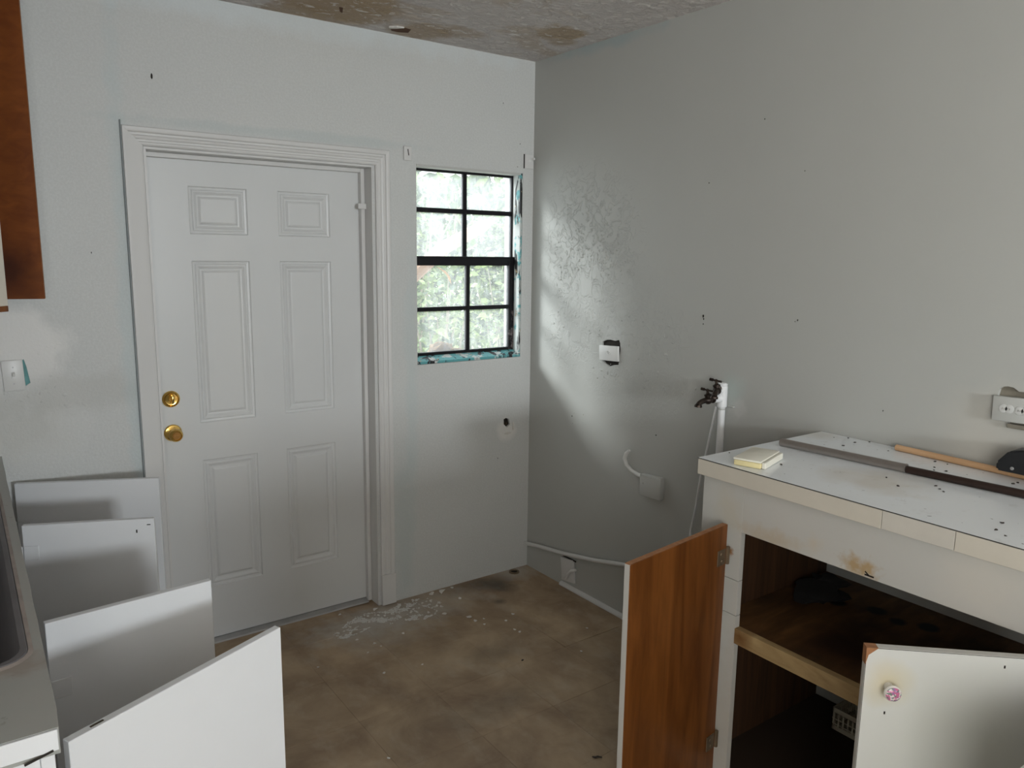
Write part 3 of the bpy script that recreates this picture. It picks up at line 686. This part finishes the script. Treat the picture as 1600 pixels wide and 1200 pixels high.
# left door: varnished inside face towards the camera
dd, dv, nv = slab((-.650, -1.800), (-1.098, -1.857), .019, .105, .910, 'door', rc, {'in': CW, 'out': M['door_wood'], 'edge': CW, 'top': M['edge_wood']}, 1)
dd['label'] = 'open door with varnished brown inside and white edge'
for z in (.815, .225):
    b = B(); c = V((-.650, -1.800, z))
    b.obox(c+dv*.028+nv*.0205, (dv, nv, V((0, 0, 1))), (.020, .0015, .024), .001); b.lathe(c+dv*.03+nv*.022+V((0, 0, .01)), nv, [(.006, 0), (.004, .002), (.0001, .002)], 10)
    b.lathe(c+dv*.025+nv*.022+V((0, 0, -.011)), nv, [(.006, 0), (.004, .002), (.0001, .002)], 10)
    b.tube([c-dv*.004+nv*.021+V((0, 0, -.026)), c-dv*.004+nv*.021+V((0, 0, .026))], .0065, 8)
    b.done('hinge', M['hinge'], dd)
# right door, white outside towards the camera with floral knob
dd, dv, nv = slab((-.655, -2.750), (-.990, -2.440), .019, .105, .908, 'door', rc, {'in': CW, 'out': M['door_wood'], 'edge': CW, 'top': CW}, -1)
dd['label'] = 'open white door with a floral ceramic knob'
h = V((-.655, -2.750, 0)); Ld = (V((-.99, -2.44, 0))-h).length; out = -nv
b = B(); b.obox(h+dv*(Ld/2)+out*.0012+V((0, 0, .5065)), (dv, out, V((0, 0, 1))), (Ld/2-.0005, .0011, .401))
b.bm.normal_update()
for f in b.bm.faces:
    if abs(f.normal.dot(out)) < .5: f.material_index = 1
b.done('laminate_face', [paint('door_laminate', (.63, .64, .62), .38, .02, .05, .03, 60, blots=[((-.962, -2.478, .835), .035, (.62, .52, .30), dict(soft=1.4, wob=.4, amt=.7)), ((-.87, -2.57, .72), .12, (.60, .62, .56), dict(soft=1.4, wob=.4, amt=.6))]), M['laminate_edge']], dd, smooth=False)
k0 = h+dv*(Ld-.047)+out*.0024+V((0, 0, .828))
b = B(); b.lathe(k0, out, [(.009, 0), (.008, .006), (.007, .012), (.011, .016), (.0158, .021), (.0168, .026), (.0148, .030)], 24); kb = b.done('knob', M['knob'], dd)
b = B(); b.lathe(k0+out*.0301, out, [(.0147, 0), (.011, .0026), (.006, .0038), (.0001, .0042)], 24); b.done('flower_print', M['floral'], kb)
tip = h+dv*Ld
b = B(); b.prism([tip+out*.0026-dv*.022+V((0, 0, .9085)), tip+out*.0026+dv*.0008+V((0, 0, .9085)), tip+out*.0026+dv*.0008+V((0, 0, .872)), tip+out*.0026-dv*.004+V((0, 0, .893))], -out*.0205); b.done('chipped_corner', M['edge_wood'], dd)
b = B()
for u, z in ((Ld-.045, .77), (Ld-.26, .888), (Ld-.2, .62)):
    b.obox(h+dv*u+out*.0026+V((0, 0, z)), (dv, out, V((0, 0, 1))), (.0015, .0004, .003))
b.done('speck', M['hole'], dd)['kind'] = 'stuff'
# third door, near the camera
dd, dv, nv = slab((-.655, -2.800), (-1.150, -2.795), .019, .105, .905, 'door', rc, CW, -1)
# worktop
rw = thing('worktop', (-.32, -2.7, 1.030), 'white laminate worktop with cream edging on the right cabinet', 'worktop')
b = B(); b.box(-.632, -.001, -3.75, -1.692, 1.030, 1.0775, .001); b.done('board', M['cream_edge_dark'], rw)
b = B(); b.box(-.642, -.002, -3.75, -1.690, 1.078, 1.0805)
b.bm.normal_update()
for f in b.bm.faces:
    if f.normal.z < .5: f.material_index = 1
b.done('laminate_sheet', [M['laminate'], M['laminate_edge']], rw, smooth=False)
for (a, c, m) in ((-1.6905, -2.262, M['cream_edge']), (-2.2635, -2.432, M['cream_edge_dark']), (-2.4335, -3.75, M['cream_edge'])):
    b = B(); b.box(-.641, -.6325, c, a, 1.031+rnd.uniform(-.001, .001), 1.0775, .0008); b.done('edge_strip', m, rw)

# ------------------------------------------------------------------ things on the right worktop
TZ = 1.0806
def crumb(x, y, z, s, seed):
    b = B(); b.blob((0, 0, s*.3), (s, s*.8, s*.45), seed, 1, .5, 0.0)
    return b
specks = [(-.052, -1.768), (-.02, -1.8), (-.06, -1.848), (-.012, -1.871), (-.081, -2.115), (-.149, -2.146), (-.178, -2.159), (-.08, -2.15), (-.162, -2.185), (-.371, -2.125), (-.421, -2.184), (-.335, -2.241), (-.356, -2.26), (-.371, -2.277), (-.505, -2.471), (-.566, -2.485), (-.589, -2.513), (-.504, -1.883), (-.519, -1.708), (-.073, -1.968), (-.113, -2.351), (-.137, -2.349), (-.134, -1.851)]
crumb_meshes = []
for k in range(4):
    b = crumb(0, 0, 0, .0042, k+1); me = bpy.data.meshes.new('crumb'); b.bm.to_mesh(me); b.bm.free(); me.materials.append(M['dark_bit']); crumb_meshes.append(me)
for i, (x, y) in enumerate(specks):
    o = bpy.data.objects.new('crumb', crumb_meshes[i % 4]); C.objects.link(o); o.location = (x, y, TZ); s = rnd.uniform(.6, 1.3); o.scale = (s, s, s); o.rotation_euler.z = rnd.uniform(0, 6)
    if x > -.27: tag(o, 'tiny dark crumb on the white worktop between the grey pole and the wall', 'debris', 'dark crumbs behind the pole')
    else: tag(o, 'tiny dark crumb on the white worktop in front of the grey pole', 'debris', 'dark crumbs in front of the pole')
# sponge
sp = thing('sponge', (-.533, -1.818, TZ), 'pale yellow foam sponge pad on the corner of the right worktop', 'sponge')
a1 = V((.025, -.080, 0)).normalized(); a2 = V((.15, .072, 0)); a2 = (a2-a1*a2.dot(a1)).normalized()
b = B(); b.obox((-.533, -1.818, TZ+.0085), (a1, a2, V((0, 0, 1))), (.040, .078, .008), .003, 2); b.done('foam', M['sponge'], sp)
b = B(); b.obox((-.532, -1.817, TZ+.0200), (a1, a2, V((0, .02, 1)).normalized()), (.041, .080, .0032), .002, 2); b.done('top_layer', M['sponge_top'], sp)
b = B(); b.obox(V((-.533, -1.818, TZ+.0105))+a1*.047, (a1, a2, V((0, 0, 1))), (.006, .076, .0095), .002, 1); b.done('folded_edge', M['sponge_top'], sp)
# pole: grey sleeve with dark rod
p0, p1, p2 = V((-.308, -1.741, TZ+.0135)), V((-.276, -2.130, TZ+.0135)), V((-.205, -2.99, TZ+.0135))
pole = thing('pole', p1-V((0, 0, .0135)), 'grey metal tube with a dark brown rod in it lying across the worktop', 'pole')
b = B(); d = (p1-p0).normalized()
b.lathe(p0, d, [(.0095, .004), (.0118, 0), (.0132, .001), (.0132, .010), (.0126, .012), (.0126, (p1-p0).length-.004), (.0132, (p1-p0).length-.004), (.0132, (p1-p0).length), (.0001, (p1-p0).length)], 20)
b.done('tube', M['steel'], pole)
b = B(); b.lathe(p0+d*.0045, -d, [(.0094, 0), (.0001, .0004)], 16); b.done('end_cap', M['hole'], pole)
b = B(); dd2 = (p2-p1).normalized(); b.tube([p1+dd2*.001-V((0, 0, .0025)), p2-V((0, 0, .0025))], .0108, 16); b.done('rod', M['dark_rod'], pole)
# dowel
q0 = V((-.044, -1.976, TZ+.0098)); q1 = V((-.066, -2.46, TZ+.0098))
b = B(); dq = (q1-q0).normalized(); b.lathe(q0, dq, [(.0001, 0), (.0085, 0), (.0096, .0015), (.0096, (q1-q0).length-.0015), (.0085, (q1-q0).length), (.0001, (q1-q0).length)], 18)
single(b, 'dowel', M['dowel'], 'pale round wooden dowel at the back of the right worktop', 'dowel')
# black tool: chamfered plastic body resting over the dowel, foot on the worktop outside the view
tool = thing('power_tool', (-.075, -2.42, TZ), 'black plastic tool with a chamfered nose lying over the wooden dowel', 'tool')
prof = [(-2.289, 1.1015), (-2.288, 1.124), (-2.315, 1.160), (-2.352, 1.171), (-2.56, 1.171), (-2.56, TZ), (-2.49, TZ), (-2.47, 1.1015)]
b = B(); b.prism([V((-.105, y, z)) for y, z in prof], (.078, 0, 0))
bmesh.ops.bevel(b.bm, geom=b.bm.edges[:], offset=.005, segments=2, affect='EDGES'); b.done('body', M['black_plastic'], tool)
for y, z in ((-2.33, 1.115), (-2.45, 1.14)):
    b = B(); b.lathe((-.106, y, z), (-1, 0, 0), [(.005, 0), (.004, .002), (.0001, .002)], 12); b.done('screw', M['threshold'], tool)

# ------------------------------------------------------------------ inside the right cabinet
b = B(); b.blob((-.21, -1.86, .606), (.085, .07, .022), 4, 3, .5, .5885); b.blob((-.14, -1.84, .610), (.06, .05, .026), 9, 3, .5, .5885)
single(b, 'rag', M['rag'], 'crumpled black rag in the back corner of the cabinet shelf', 'rag')
bk = thing('basket', (-.085, -2.06, .1182), 'cream plastic lattice basket under the shelf in the right cabinet', 'basket')
bx0, bx1, by0, by1, bz0, bz1 = -.150, -.012, -2.20, -1.905, .1185, .200
b = B()
for z in (bz0+.008, bz1-.012): 
    for q in ((bx0, bx1, by0, by0+.004), (bx0, bx1, by1-.004, by1), (bx0, bx0+.004, by0, by1), (bx1-.004, bx1, by0, by1)): b.box(*q, z-.006, z+.010)
b.done('rim', M['basket'], bk)
b = B(); b.box(bx0+.004, bx1-.004, by0+.004, by1-.004, bz0, bz0+.004); b.done('base', M['basket'], bk)
b = B(); n = 18
for k in range(n):
    y = by0+.007+(by1-by0-.014)*k/(n-1)
    for x in (bx0, bx1-.003): b.box(x, x+.003, y-.0025, y+.0025, bz0+.012, bz1-.02)
for k in range(12):
    x = bx0+.007+(bx1-bx0-.014)*k/11
    for y in (by0, by1-.003): b.box(x-.0025, x+.0025, y, y+.003, bz0+.012, bz1-.02)
for z in (.142, .160):
    for q in ((bx0+.0005, bx0+.0025, by0+.001, by1-.001), (bx1-.0025, bx1-.0005, by0+.001, by1-.001), (bx0+.001, bx1-.001, by0+.0005, by0+.0025), (bx0+.001, bx1-.001, by1-.0025, by1-.0005)): b.box(*q, z-.002, z+.002)
b.done('lattice', M['basket'], bk)['kind'] = 'stuff'

# ------------------------------------------------------------------ wall fittings
ls = thing('light_switch', (-2.273, -.001, 1.18), 'white light switch plate over a broken teal hole at the left', 'switch')
b = B(); b.obox((-2.2725, -.0045, 1.2335), (V((1, 0, .03)).normalized(), V((0, 1, 0)), V((-.03, 0, 1)).normalized()), (.0325, .0035, .0545), .003, 2); b.done('plate', M['plate'], ls)
b = B(); b.box(-2.278, -2.266, -.0095, -.008, 1.222, 1.246, .0005); b.obox((-2.272, -.013, 1.238), (V((1, 0, 0)), V((0, 1, .4)).normalized(), V((0, -.4, 1)).normalized()), (.004, .006, .006), .001); b.done('toggle', M['plate'], ls)
for z in (1.262, 1.205):
    b = B(); b.lathe((-2.272, -.0078, z), (0, -1, 0), [(.003, 0), (.002, .001), (.0001, .001)], 10); b.done('screw', M['threshold'], ls)
so = thing('wall_outlet', (-.001, -.605, 1.19), 'white single outlet plate over a black cut-out on the right wall', 'outlet')
b = B(); b.obox((-.0065, -.6045, 1.2335), (V((0, 1, -.05)).normalized(), V((1, 0, 0)), V((0, .05, 1)).normalized()), (.0625, .0055, .0345), .002, 2); b.done('plate', M['plate'], so)
b = B(); b.lathe((-.0121, -.6045, 1.236), (-1, 0, 0), [(.011, 0), (.0105, .0015), (.008, .0015), (.007, .0005), (.0001, .0005)], 20); sk = b.done('socket_face', M['plate'], so)
b = B()
for dy, dz in ((.004, .003), (-.004, .003), (0, -.004)): b.lathe((-.0127, -.6045+dy, 1.236+dz), (-1, 0, 0), [(.0017, 0), (.0001, .0003)], 8)
b.done('pin_hole', M['hole'], sk)
ds = thing('wall_outlet', (-.001, -2.285, 1.225), 'white horizontal double outlet plate above the right worktop', 'outlet')
b = B(); b.obox((-.0105, -2.287, 1.2605), (V((0, 1, -.03)).normalized(), V((1, 0, 0)), V((0, .03, 1)).normalized()), (.0585, .0095, .0355), .002, 2); b.done('plate', M['plate_painted'], ds)
for y in (-2.2655, -2.3065):
    b = B()
    for q in (-.0075, .0075): b.lathe((-.0201, y+q, 1.2615), (-1, 0, 0), [(.0125, 0), (.012, .0015), (.010, .0022), (.0001, .0022)], 20)
    f = b.done('socket_face', M['plate_light'], ds)
    for q, w in ((-.009, .0028), (-.004, .0028), (.005, .0028), (.010, .0028)):
        b = B(); b.box(-.0227, -.0221, y+q-.0006, y+q+.0006, 1.2615-w, 1.2615+w); b.done('slot', M['hole_grey'], f)
b = B(); b.box(-.012, -.002, -2.345, -2.268, 1.207, 1.219, .001); b.done('metal_tab', M['hole_grey'], ds)
# surface junction box with stub of cable
jb = thing('junction_box', (-.001, -.91, .63), 'painted over surface box with a curved cable on the right wall', 'junction box')
b = B(); b.obox((-.016, -.915, .683), (V((0, 1, -.05)).normalized(), V((1, 0, 0)), V((0, 0, 1))), (.062, .0152, .049), .005, 2); b.done('box', M['plate_painted'], jb)
b = B()
for q in (-.04, .04): b.lathe((-.0313, -.915+q, .69), (-1, 0, 0), [(.004, 0), (.003, .0015), (.0001, .0015)], 10)
b.box(-.0325, -.0312, -.975, -.86, .722, .727); b.done('lid_edge', M['plate_painted'], jb)
b = B(); b.tube([(-.012, -.765, .812), (-.014, -.748, .795), (-.016, -.740, .770), (-.014, -.752, .742), (-.012, -.785, .722), (-.012, -.822, .714), (-.012, -.858, .712)], [.006, .009, .0095, .009, .009, .009, .009], 10); b.done('cable', M['plate'], jb)
# plumbing: vertical pvc pipe with tees and two bronze taps
pp = thing('water_pipe', (-.032, -1.285, .30), 'white vertical water pipe behind the right worktop carrying the taps', 'pipe')
px_, py_ = -.032, -1.279
b = B(); b.tube([(px_, py_, .30), (px_, py_, 1.183)], .0135, 16); b.done('riser', M['pvc'], pp)
b = B(); b.tube([(px_, py_, 1.100), (px_, py_, 1.102), (px_, py_, 1.182), (px_, py_, 1.186)], [.015, .0185, .0185, .015], 16)
b.tube([(px_, py_, 1.168), (px_-.024, py_+.002, 1.168)], .0165, 16); b.tube([(px_, py_, 1.136), (px_-.046, py_+.005, 1.135)], [.0165, .0150], 16); b.done('tee', M['pvc'], pp)
b = B(); b.lathe((px_, py_, 1.1865), (0, 0, 1), [(.0175, 0), (.0175, .006), (.012, .010), (.0001, .010)], 16); b.done('end_cap', M['pvc'], pp)
b = B(); b.tube([(px_, py_, 1.090), (px_, py_, 1.096)], .0142, 16); b.box(-.014, -.001, py_-.040, py_-.012, 1.100, 1.107, .002); b.done('clip', M['plate_painted'], pp)
def tap(o, lb, dy=.10):
    o = V(o); t = thing('tap', o-V((.03, 0, 0)), lb, 'tap')
    d = V((-1, dy, -.05)).normalized()
    b = B(); b.lathe(o, d, [(.0001, 0), (.0150, 0), (.0150, .007), (.010, .009), (.010, .016), (.0145, .019), (.0165, .026), (.0155, .034), (.011, .040), (.0105, .046)], 14)
    m = o+d*.038
    sp_ = [m, m+d*.012, m+d*.024+V((0, 0, -.002)), m+d*.034+V((0, 0, -.007)), m+d*.039+V((0, 0, -.014))]
    b.tube(sp_, [.0105, .0105, .010, .0105, .0115], 12); e = sp_[-1]
    b.lathe(e, (-.15, 0, -1), [(.0135, -.002), (.0145, .001), (.0145, .007), (.010, .008), (.0001, .005)], 14); b.done('body', M['bronze'], t)
    b = B(); c = o+d*.026; up_ = V((-.12, .10, 1)).normalized()
    b.lathe(c, up_, [(.0125, 0), (.0125, .015), (.0145, .017), (.0145, .022), (.009, .024), (.0055, .028), (.0045, .038)], 12); b.done('bonnet', M['bronze'], t)
    b = B(); hd = c+up_*.039; a = V((.25, -.95, -.10)).normalized()
    b.tube([hd-a*.027, hd-a*.026, hd-a*.012, hd-a*.011, hd-a*.007, hd, hd+a*.008, hd+a*.022, hd+a*.023], [.004, .0058, .0058, .0036, .0036, .0062, .0036, .0040, .003], 10); b.done('handle', M['bronze'], t)
tap((px_-.046, py_+.005, 1.135), 'lower dark bronze tap on the longer branch of the white pipe')
tap((px_-.024, py_+.002, 1.172), 'upper dark bronze tap close to the top of the white pipe', -.55)
# thin cables along the wall
b = B(); b.tube([(-.022, -1.243, 1.095), (-.016, -1.220, 1.00), (-.012, -1.197, .887), (-.011, -1.177, .794), (-.011, -1.160, .66), (-.011, -1.140, .55), (-.011, -1.13, .40), (-.012, -1.12, .14)], .0042, 8)
single(b, 'cable', M['pvc'], 'thin white cable slanting down the right wall from the taps', 'cable')
b = B(); b.tube([(-.014, -1.256, 1.10), (-.013, -1.257, .95), (-.013, -1.257, .80), (-.013, -1.256, .30)], .0035, 8)
single(b, 'cable', M['plate'], 'thin straight white cable running down beside the white pipe', 'cable')
# sagging conduit near the floor, and the cover plate under it
b = B(); pts = [(-.016, -.004, .128), (-.018, -.119, .150), (-.020, -.331, .180), (-.019, -.571, .225), (-.017, -.767, .270), (-.016, -1.05, .335)]
b.tube(pts, .0105, 12)
single(b, 'conduit', M['white_trim'], 'white conduit sloping up along the foot of the right wall', 'conduit')
cv = thing('cover_plate', (-.001, -.36, .03), 'small white cover plate with a loose strap near the floor', 'cover plate')
b = B(); b.obox((-.008, -.357, .098), (V((0, 1, -.12)).normalized(), V((1, 0, 0)), V((0, .12, 1)).normalized()), (.050, .006, .060), .002, 2); b.done('plate', M['white_trim'], cv)
b = B(); b.tube([(-.020, -.43, .125), (-.024, -.40, .112), (-.024, -.375, .085), (-.019, -.36, .058), (-.016, -.345, .050)], .0075, 8); b.done('strap', M['plate'], cv)
b = B(); b.box(-.012, -.0085, -.42, -.32, .160, .166); b.done('dark_gap', M['hole'], cv)
# curtain brackets
c1 = thing('curtain_bracket', (-.713, -.001, 2.081), 'small white curtain bracket left of the window head', 'bracket')
b = B(); b.box(-.733, -.692, -.009, -.0008, 2.082, 2.145, .002, 1); b.done('plate', M['white_trim'], c1)
b = B(); b.obox((-.711, -.0093, 2.118), (V((1, 0, .15)).normalized(), V((0, 1, 0)), V((-.15, 0, 1)).normalized()), (.002, .0005, .014)); b.done('slot', M['hole'], c1)
c2 = thing('curtain_bracket', (-.035, -.001, 2.09), 'small white curtain bracket in the corner right of the window', 'bracket')
b = B(); b.box(-.061, -.008, -.010, -.0008, 2.094, 2.164, .002, 1); b.done('plate', M['white_trim'], c2)
b = B(); b.box(-.0628, -.0612, -.008, -.0008, 2.096, 2.164); b.done('slot', M['hole'], c2)
b = B(); b.tube([(-.022, -.010, 2.142), (-.018, -.030, 2.142)], .006, 8); b.blob((-.030, -.011, 2.133), (.01, .002, .006), 2, 1); b.done('stub', M['plate'], c2)

# ------------------------------------------------------------------ debris on the floor
chips = [(-.596, -.348, .016), (-.592, -.397, .010), (-.676, -.255, .014), (-.526, -.151, .010), (-.562, -.039, .020), (-.62, -.036, .012), (-.49, -.563, .007), (-.485, -.596, .008), (-.474, -.47, .007), (-.575, -.446, .007), (-.546, -.398, .006), (-.409, -.436, .008), (-.211, -.739, .008), (-1.115, -.251, .008), (-1.067, -.324, .008), (-1.123, -.378, .006), (-1.14, -.563, .007), (-1.054, -.36, .006), (-1.08, .015, .008), (-.921, -.313, .008), (-1.341, -.371, .006), (-1.367, -1.053, .006), (-.368, -.881, .007), (-.98, -.592, .006), (-.922, -.03, .014), (-.645, -.18, .010), (-.609, -.026, .011), (-.496, -.028, .012)]
dust = [(-1.216, -.168), (-1.144, -.125), (-1.046, -.043), (-.965, -.043), (-.882, -.076), (-.784, -.03), (-.703, -.04), (-.625, -.084), (-.624, -.144), (-.71, -.232), (-.81, -.257), (-.927, -.199), (-1.013, -.178), (-1.086, -.201), (-1.151, -.212)]
r2 = random.Random(11)
def inside(p, poly):
    r = False; j = len(poly)-1
    for i in range(len(poly)):
        if (poly[i][1] > p[1]) != (poly[j][1] > p[1]) and p[0] < (poly[j][0]-poly[i][0])*(p[1]-poly[i][1])/(poly[j][1]-poly[i][1])+poly[i][0]: r = not r
        j = i
    return r
while len(chips) < 75:
    p = (r2.uniform(-1.25, -.6), r2.uniform(-.28, -.02))
    if inside(p, dust): chips.append((*p, r2.uniform(.004, .010)))
cm = []
for k in range(5):
    b = B(); b.blob((0, 0, .3), (1, .75, .5), k*2+1, 1, .55, 0.0); me = bpy.data.meshes.new('plaster_chip'); b.bm.to_mesh(me); b.bm.free(); me.materials.append(M['chip']); cm.append(me)
for i, (x, y, s) in enumerate(chips):
    o = bpy.data.objects.new('plaster_chip', cm[i % 5]); C.objects.link(o); o.location = (x, y, .0006); s *= 1.0; o.scale = (s, s, s*.8); o.rotation_euler.z = r2.uniform(0, 6)
    if inside((x, y), dust): tag(o, 'white plaster chip lying in the dust scatter beside the door casing', 'debris', 'plaster chips in the dust')
    else: tag(o, 'stray white plaster chip on the open brown floor outside the dust scatter', 'debris', 'stray plaster chips on the floor')
bm_ = B()
n = 0
while n < 1500:
    p = (r2.uniform(-1.30, -.55), r2.uniform(-.32, 0))
    w = mnoise.noise(V((p[0]*16, p[1]*26, .3)))+.6*mnoise.noise(V((p[0]*45, p[1]*60, 2.3)))
    if inside(p, dust) and w > .12+r2.uniform(-.2, .2):
        s = r2.uniform(.002, .0065); a = r2.uniform(0, 6); z = .0007
        pts = [V((p[0]+s*r2.uniform(.6, 1.2)*math.cos(a+k*1.57), p[1]+s*r2.uniform(.6, 1.2)*math.sin(a+k*1.57), z)) for k in range(4)]
        top = V((p[0], p[1], z+s*.45)); vs = [bm_.bm.verts.new(q) for q in pts]; vt = bm_.bm.verts.new(top)
        for k in range(4): bm_.bm.faces.new((vs[k], vs[(k+1) % 4], vt))
        n += 1
tag(bm_.done('plaster_dust', M['dust'], smooth=False), 'scatter of white plaster dust on the floor beside the door', 'debris', kind='stuff')
dr = thing('floor_pipe', (-.118, -.045, 0), 'small dark pipe stub in the floor in the far corner', 'pipe')
b = B(); b.lathe((-.118, -.045, .0005), (0, 0, 1), [(.028, 0), (.027, .006), (.020, .008), (.018, .003), (.0001, .003)], 20); b.done('collar', M['hinge'], dr)
b = B(); b.lathe((-.118, -.045, .0036), (0, 0, 1), [(.0175, 0), (.0001, .0005)], 16); b.done('opening', M['hole'], dr)
b = B(); b.tube([(-.80, -1.44, .004), (-.793, -1.449, .004), (-.785, -1.45, .004), (-.775, -1.462, .004)], [.002, .0035, .0035, .002], 6)
single(b, 'twig', M['dark_bit'], 'short dark curled twig on the floor by the brown cabinet door', 'debris')
b = B(); b.blob((-.62, -.80, .003), (.006, .004, .003), 3, 1, .4, .0006)
single(b, 'grit', M['dark_bit'], 'single black bit of grit in the middle of the floor', 'debris')

# ------------------------------------------------------------------ outside
b = B(); b.box(-3, 6, .45, 9, -.4, -.3); struct(b, 'ground', M['ground'])
b = B(); b.blob((-.47, .142, 1.190), (.075, .042, .042), 5, 3, .4, 1.1662); b.blob((-.38, .145, 1.18), (.06, .036, .024), 8, 3, .4, 1.1662)
single(b, 'wood_chunk', M['stone'], 'weathered brown chunk lying on the outer window sill', 'debris')
r3 = random.Random(5)
def leaf_mesh(L_, w, m):
    b = B(); mid = [V((0, 0, 0)), V((0, L_*.3, .006)), V((0, L_*.65, .006)), V((0, L_, -.012))]
    lv = [b.bm.verts.new(p) for p in mid]; le = [b.bm.verts.new((-w*.5, L_*.32, .016)), b.bm.verts.new((-w*.42, L_*.65, .012))]; ri = [b.bm.verts.new((w*.5, L_*.32, .016)), b.bm.verts.new((w*.42, L_*.65, .012))]
    for f in ((lv[0], lv[1], le[0]), (lv[1], lv[2], le[1], le[0]), (lv[2], lv[3], le[1]), (lv[0], ri[0], lv[1]), (lv[1], ri[0], ri[1], lv[2]), (lv[2], ri[1], lv[3])): b.bm.faces.new(f)
    me = bpy.data.meshes.new('leaf'); b.bm.to_mesh(me); b.bm.free(); me.materials.append(m); return me
LM = [leaf_mesh(.075, .05, M['leaf']), leaf_mesh(.09, .06, M['leaf_light']), leaf_mesh(.06, .035, M['leaf']), leaf_mesh(.065, .045, M['leaf_light'])]
def shrub(loc, hgt, spread, nleaf, nfoli, label, seed):
    r = random.Random(seed); t = thing('shrub', loc, label, 'shrub')
    b = B(); tips = []
    for k in range(9):
        a = r.uniform(0, 6.28); rr = r.uniform(.1, spread)
        p = [V(loc), V(loc)+V((rr*.25*math.cos(a), rr*.25*math.sin(a), hgt*.4)), V(loc)+V((rr*.65*math.cos(a), rr*.65*math.sin(a), hgt*.75)), V(loc)+V((rr*math.cos(a), rr*math.sin(a), hgt*r.uniform(.8, 1.02)))]
        b.tube(p, [.014, .010, .006, .002], 6); tips.append(p)
    b.done('stem', M['stem'], t)
    def spot():
        p = r.choice(tips); u = r.uniform(.25, 1)*2.999; i = int(u); q = p[i].lerp(p[i+1], u-i)
        return q+V((r.gauss(0, .11), r.gauss(0, .10), r.gauss(0, .12)))
    for k in range(nleaf):
        o = bpy.data.objects.new('leaf', r.choice(LM)); C.objects.link(o); o.parent = t
        o.location = spot()-V(loc); o.rotation_euler = (r.uniform(-.9, .5), r.uniform(-.6, .6), r.uniform(0, 6.28)); s = r.uniform(.7, 1.25); o.scale = (s, s, s)
    b = B(); b.mi = 0
    for k in range(nfoli):
        c = spot()+V((0, .15, 0)); d = V((r.gauss(0, 1), r.gauss(0, 1), r.gauss(0, .5))).normalized(); e = d.orthogonal().normalized(); q = d.cross(e); e = (e*math.cos(k)+q*math.sin(k)); s = r.uniform(.02, .045)
        vs = [b.bm.verts.new(c+d*s*x+e*s*y) for x, y in ((-1, 0), (0, -.45), (1, 0), (0, .45))]; f = b.bm.faces.new(vs); f.material_index = k % 3
    b.done('foliage', [M['leaf'], M['leaf_dark'], M['leaf_light']], t, smooth=False)['kind'] = 'stuff'
    return t
s1 = shrub((.05, 1.00, -.3), 1.95, .30, 120, 900, 'leafy green shrub just outside the window, left side', 1)
s2 = shrub((.85, 1.35, -.3), 1.95, .30, 120, 900, 'leafy green shrub outside the window, right side', 2)
shrub((.75, 2.75, -.3), 2.6, .45, 60, 3500, 'taller denser shrub behind the two near the window', 3)
shrub((1.95, 2.9, -.3), 2.5, .45, 40, 3500, 'dark shrub farthest to the right outside the window', 4)
b = B()
r4 = random.Random(8)
for k in range(9000):
    c = V((r4.uniform(-.5, 4.5), 4.6+r4.gauss(0, .35), 0)); c.z = -.3+r4.random()**.8*(2.75+.35*mnoise.noise(V((c.x*1.3, 0, 0)))+.25*mnoise.noise(V((c.x*4, 3, 0))))
    d = V((r4.gauss(0, 1), r4.gauss(0, .4), r4.gauss(0, 1))).normalized(); e = V((0, 1, 0)).cross(d)+V((0, r4.gauss(0, .3), 0)); q = r4.uniform(.04, .10)
    vs = [b.bm.verts.new(c+d*q*x+e*q*y) for x, y in ((-1, 0), (0, -.5), (1, 0), (0, .5))]; b.bm.faces.new(vs).material_index = r4.choice((0, 0, 1, 2))
tag(b.done('hedge', [M['leaf'], M['leaf_dark'], M['leaf_light']], smooth=False), 'dense green hedge filling the view far behind the shrubs outside', 'hedge', kind='stuff')
o = bpy.data.objects.new('leaf', leaf_mesh(.17, .045, M['dry_leaf'])); C.objects.link(o); o.parent = s1
o.location = V((-.215, .60, 1.60))-V((.05, 1.0, -.3)); o.rotation_euler = (-.62, .3, -1.45); o['label'] = 'dry brown hanging leaf'
tr = thing('tree', (-.75, .80, -.3), 'pale pinkish bare tree limb leaning across outside the upper panes', 'tree')
b = B(); b.tube([(-.75, .80, -.3), (-.66, .78, .5), (-.50, .74, 1.1), (-.34, .70, 1.52), (-.14, .66, 1.70), (.14, .66, 1.835), (.20, .66, 1.86)], [.06, .055, .05, .042, .040, .034, .012], 10); b.done('trunk', M['trunk'], tr)
b = B()
for k in range(10):
    p = V((-.2+.04*k, .70, 1.68+.02*k)); q = p+V((r3.uniform(-.3, .4), r3.uniform(-.1, .3), r3.uniform(.0, .35))); b.tube([p, p.lerp(q, .5)+V((0, 0, .04)), q], [.005, .004, .0015], 5)
b.done('branch', M['stem'], tr)

for o in bpy.data.objects:
    if '_w' in o: del o['_w']
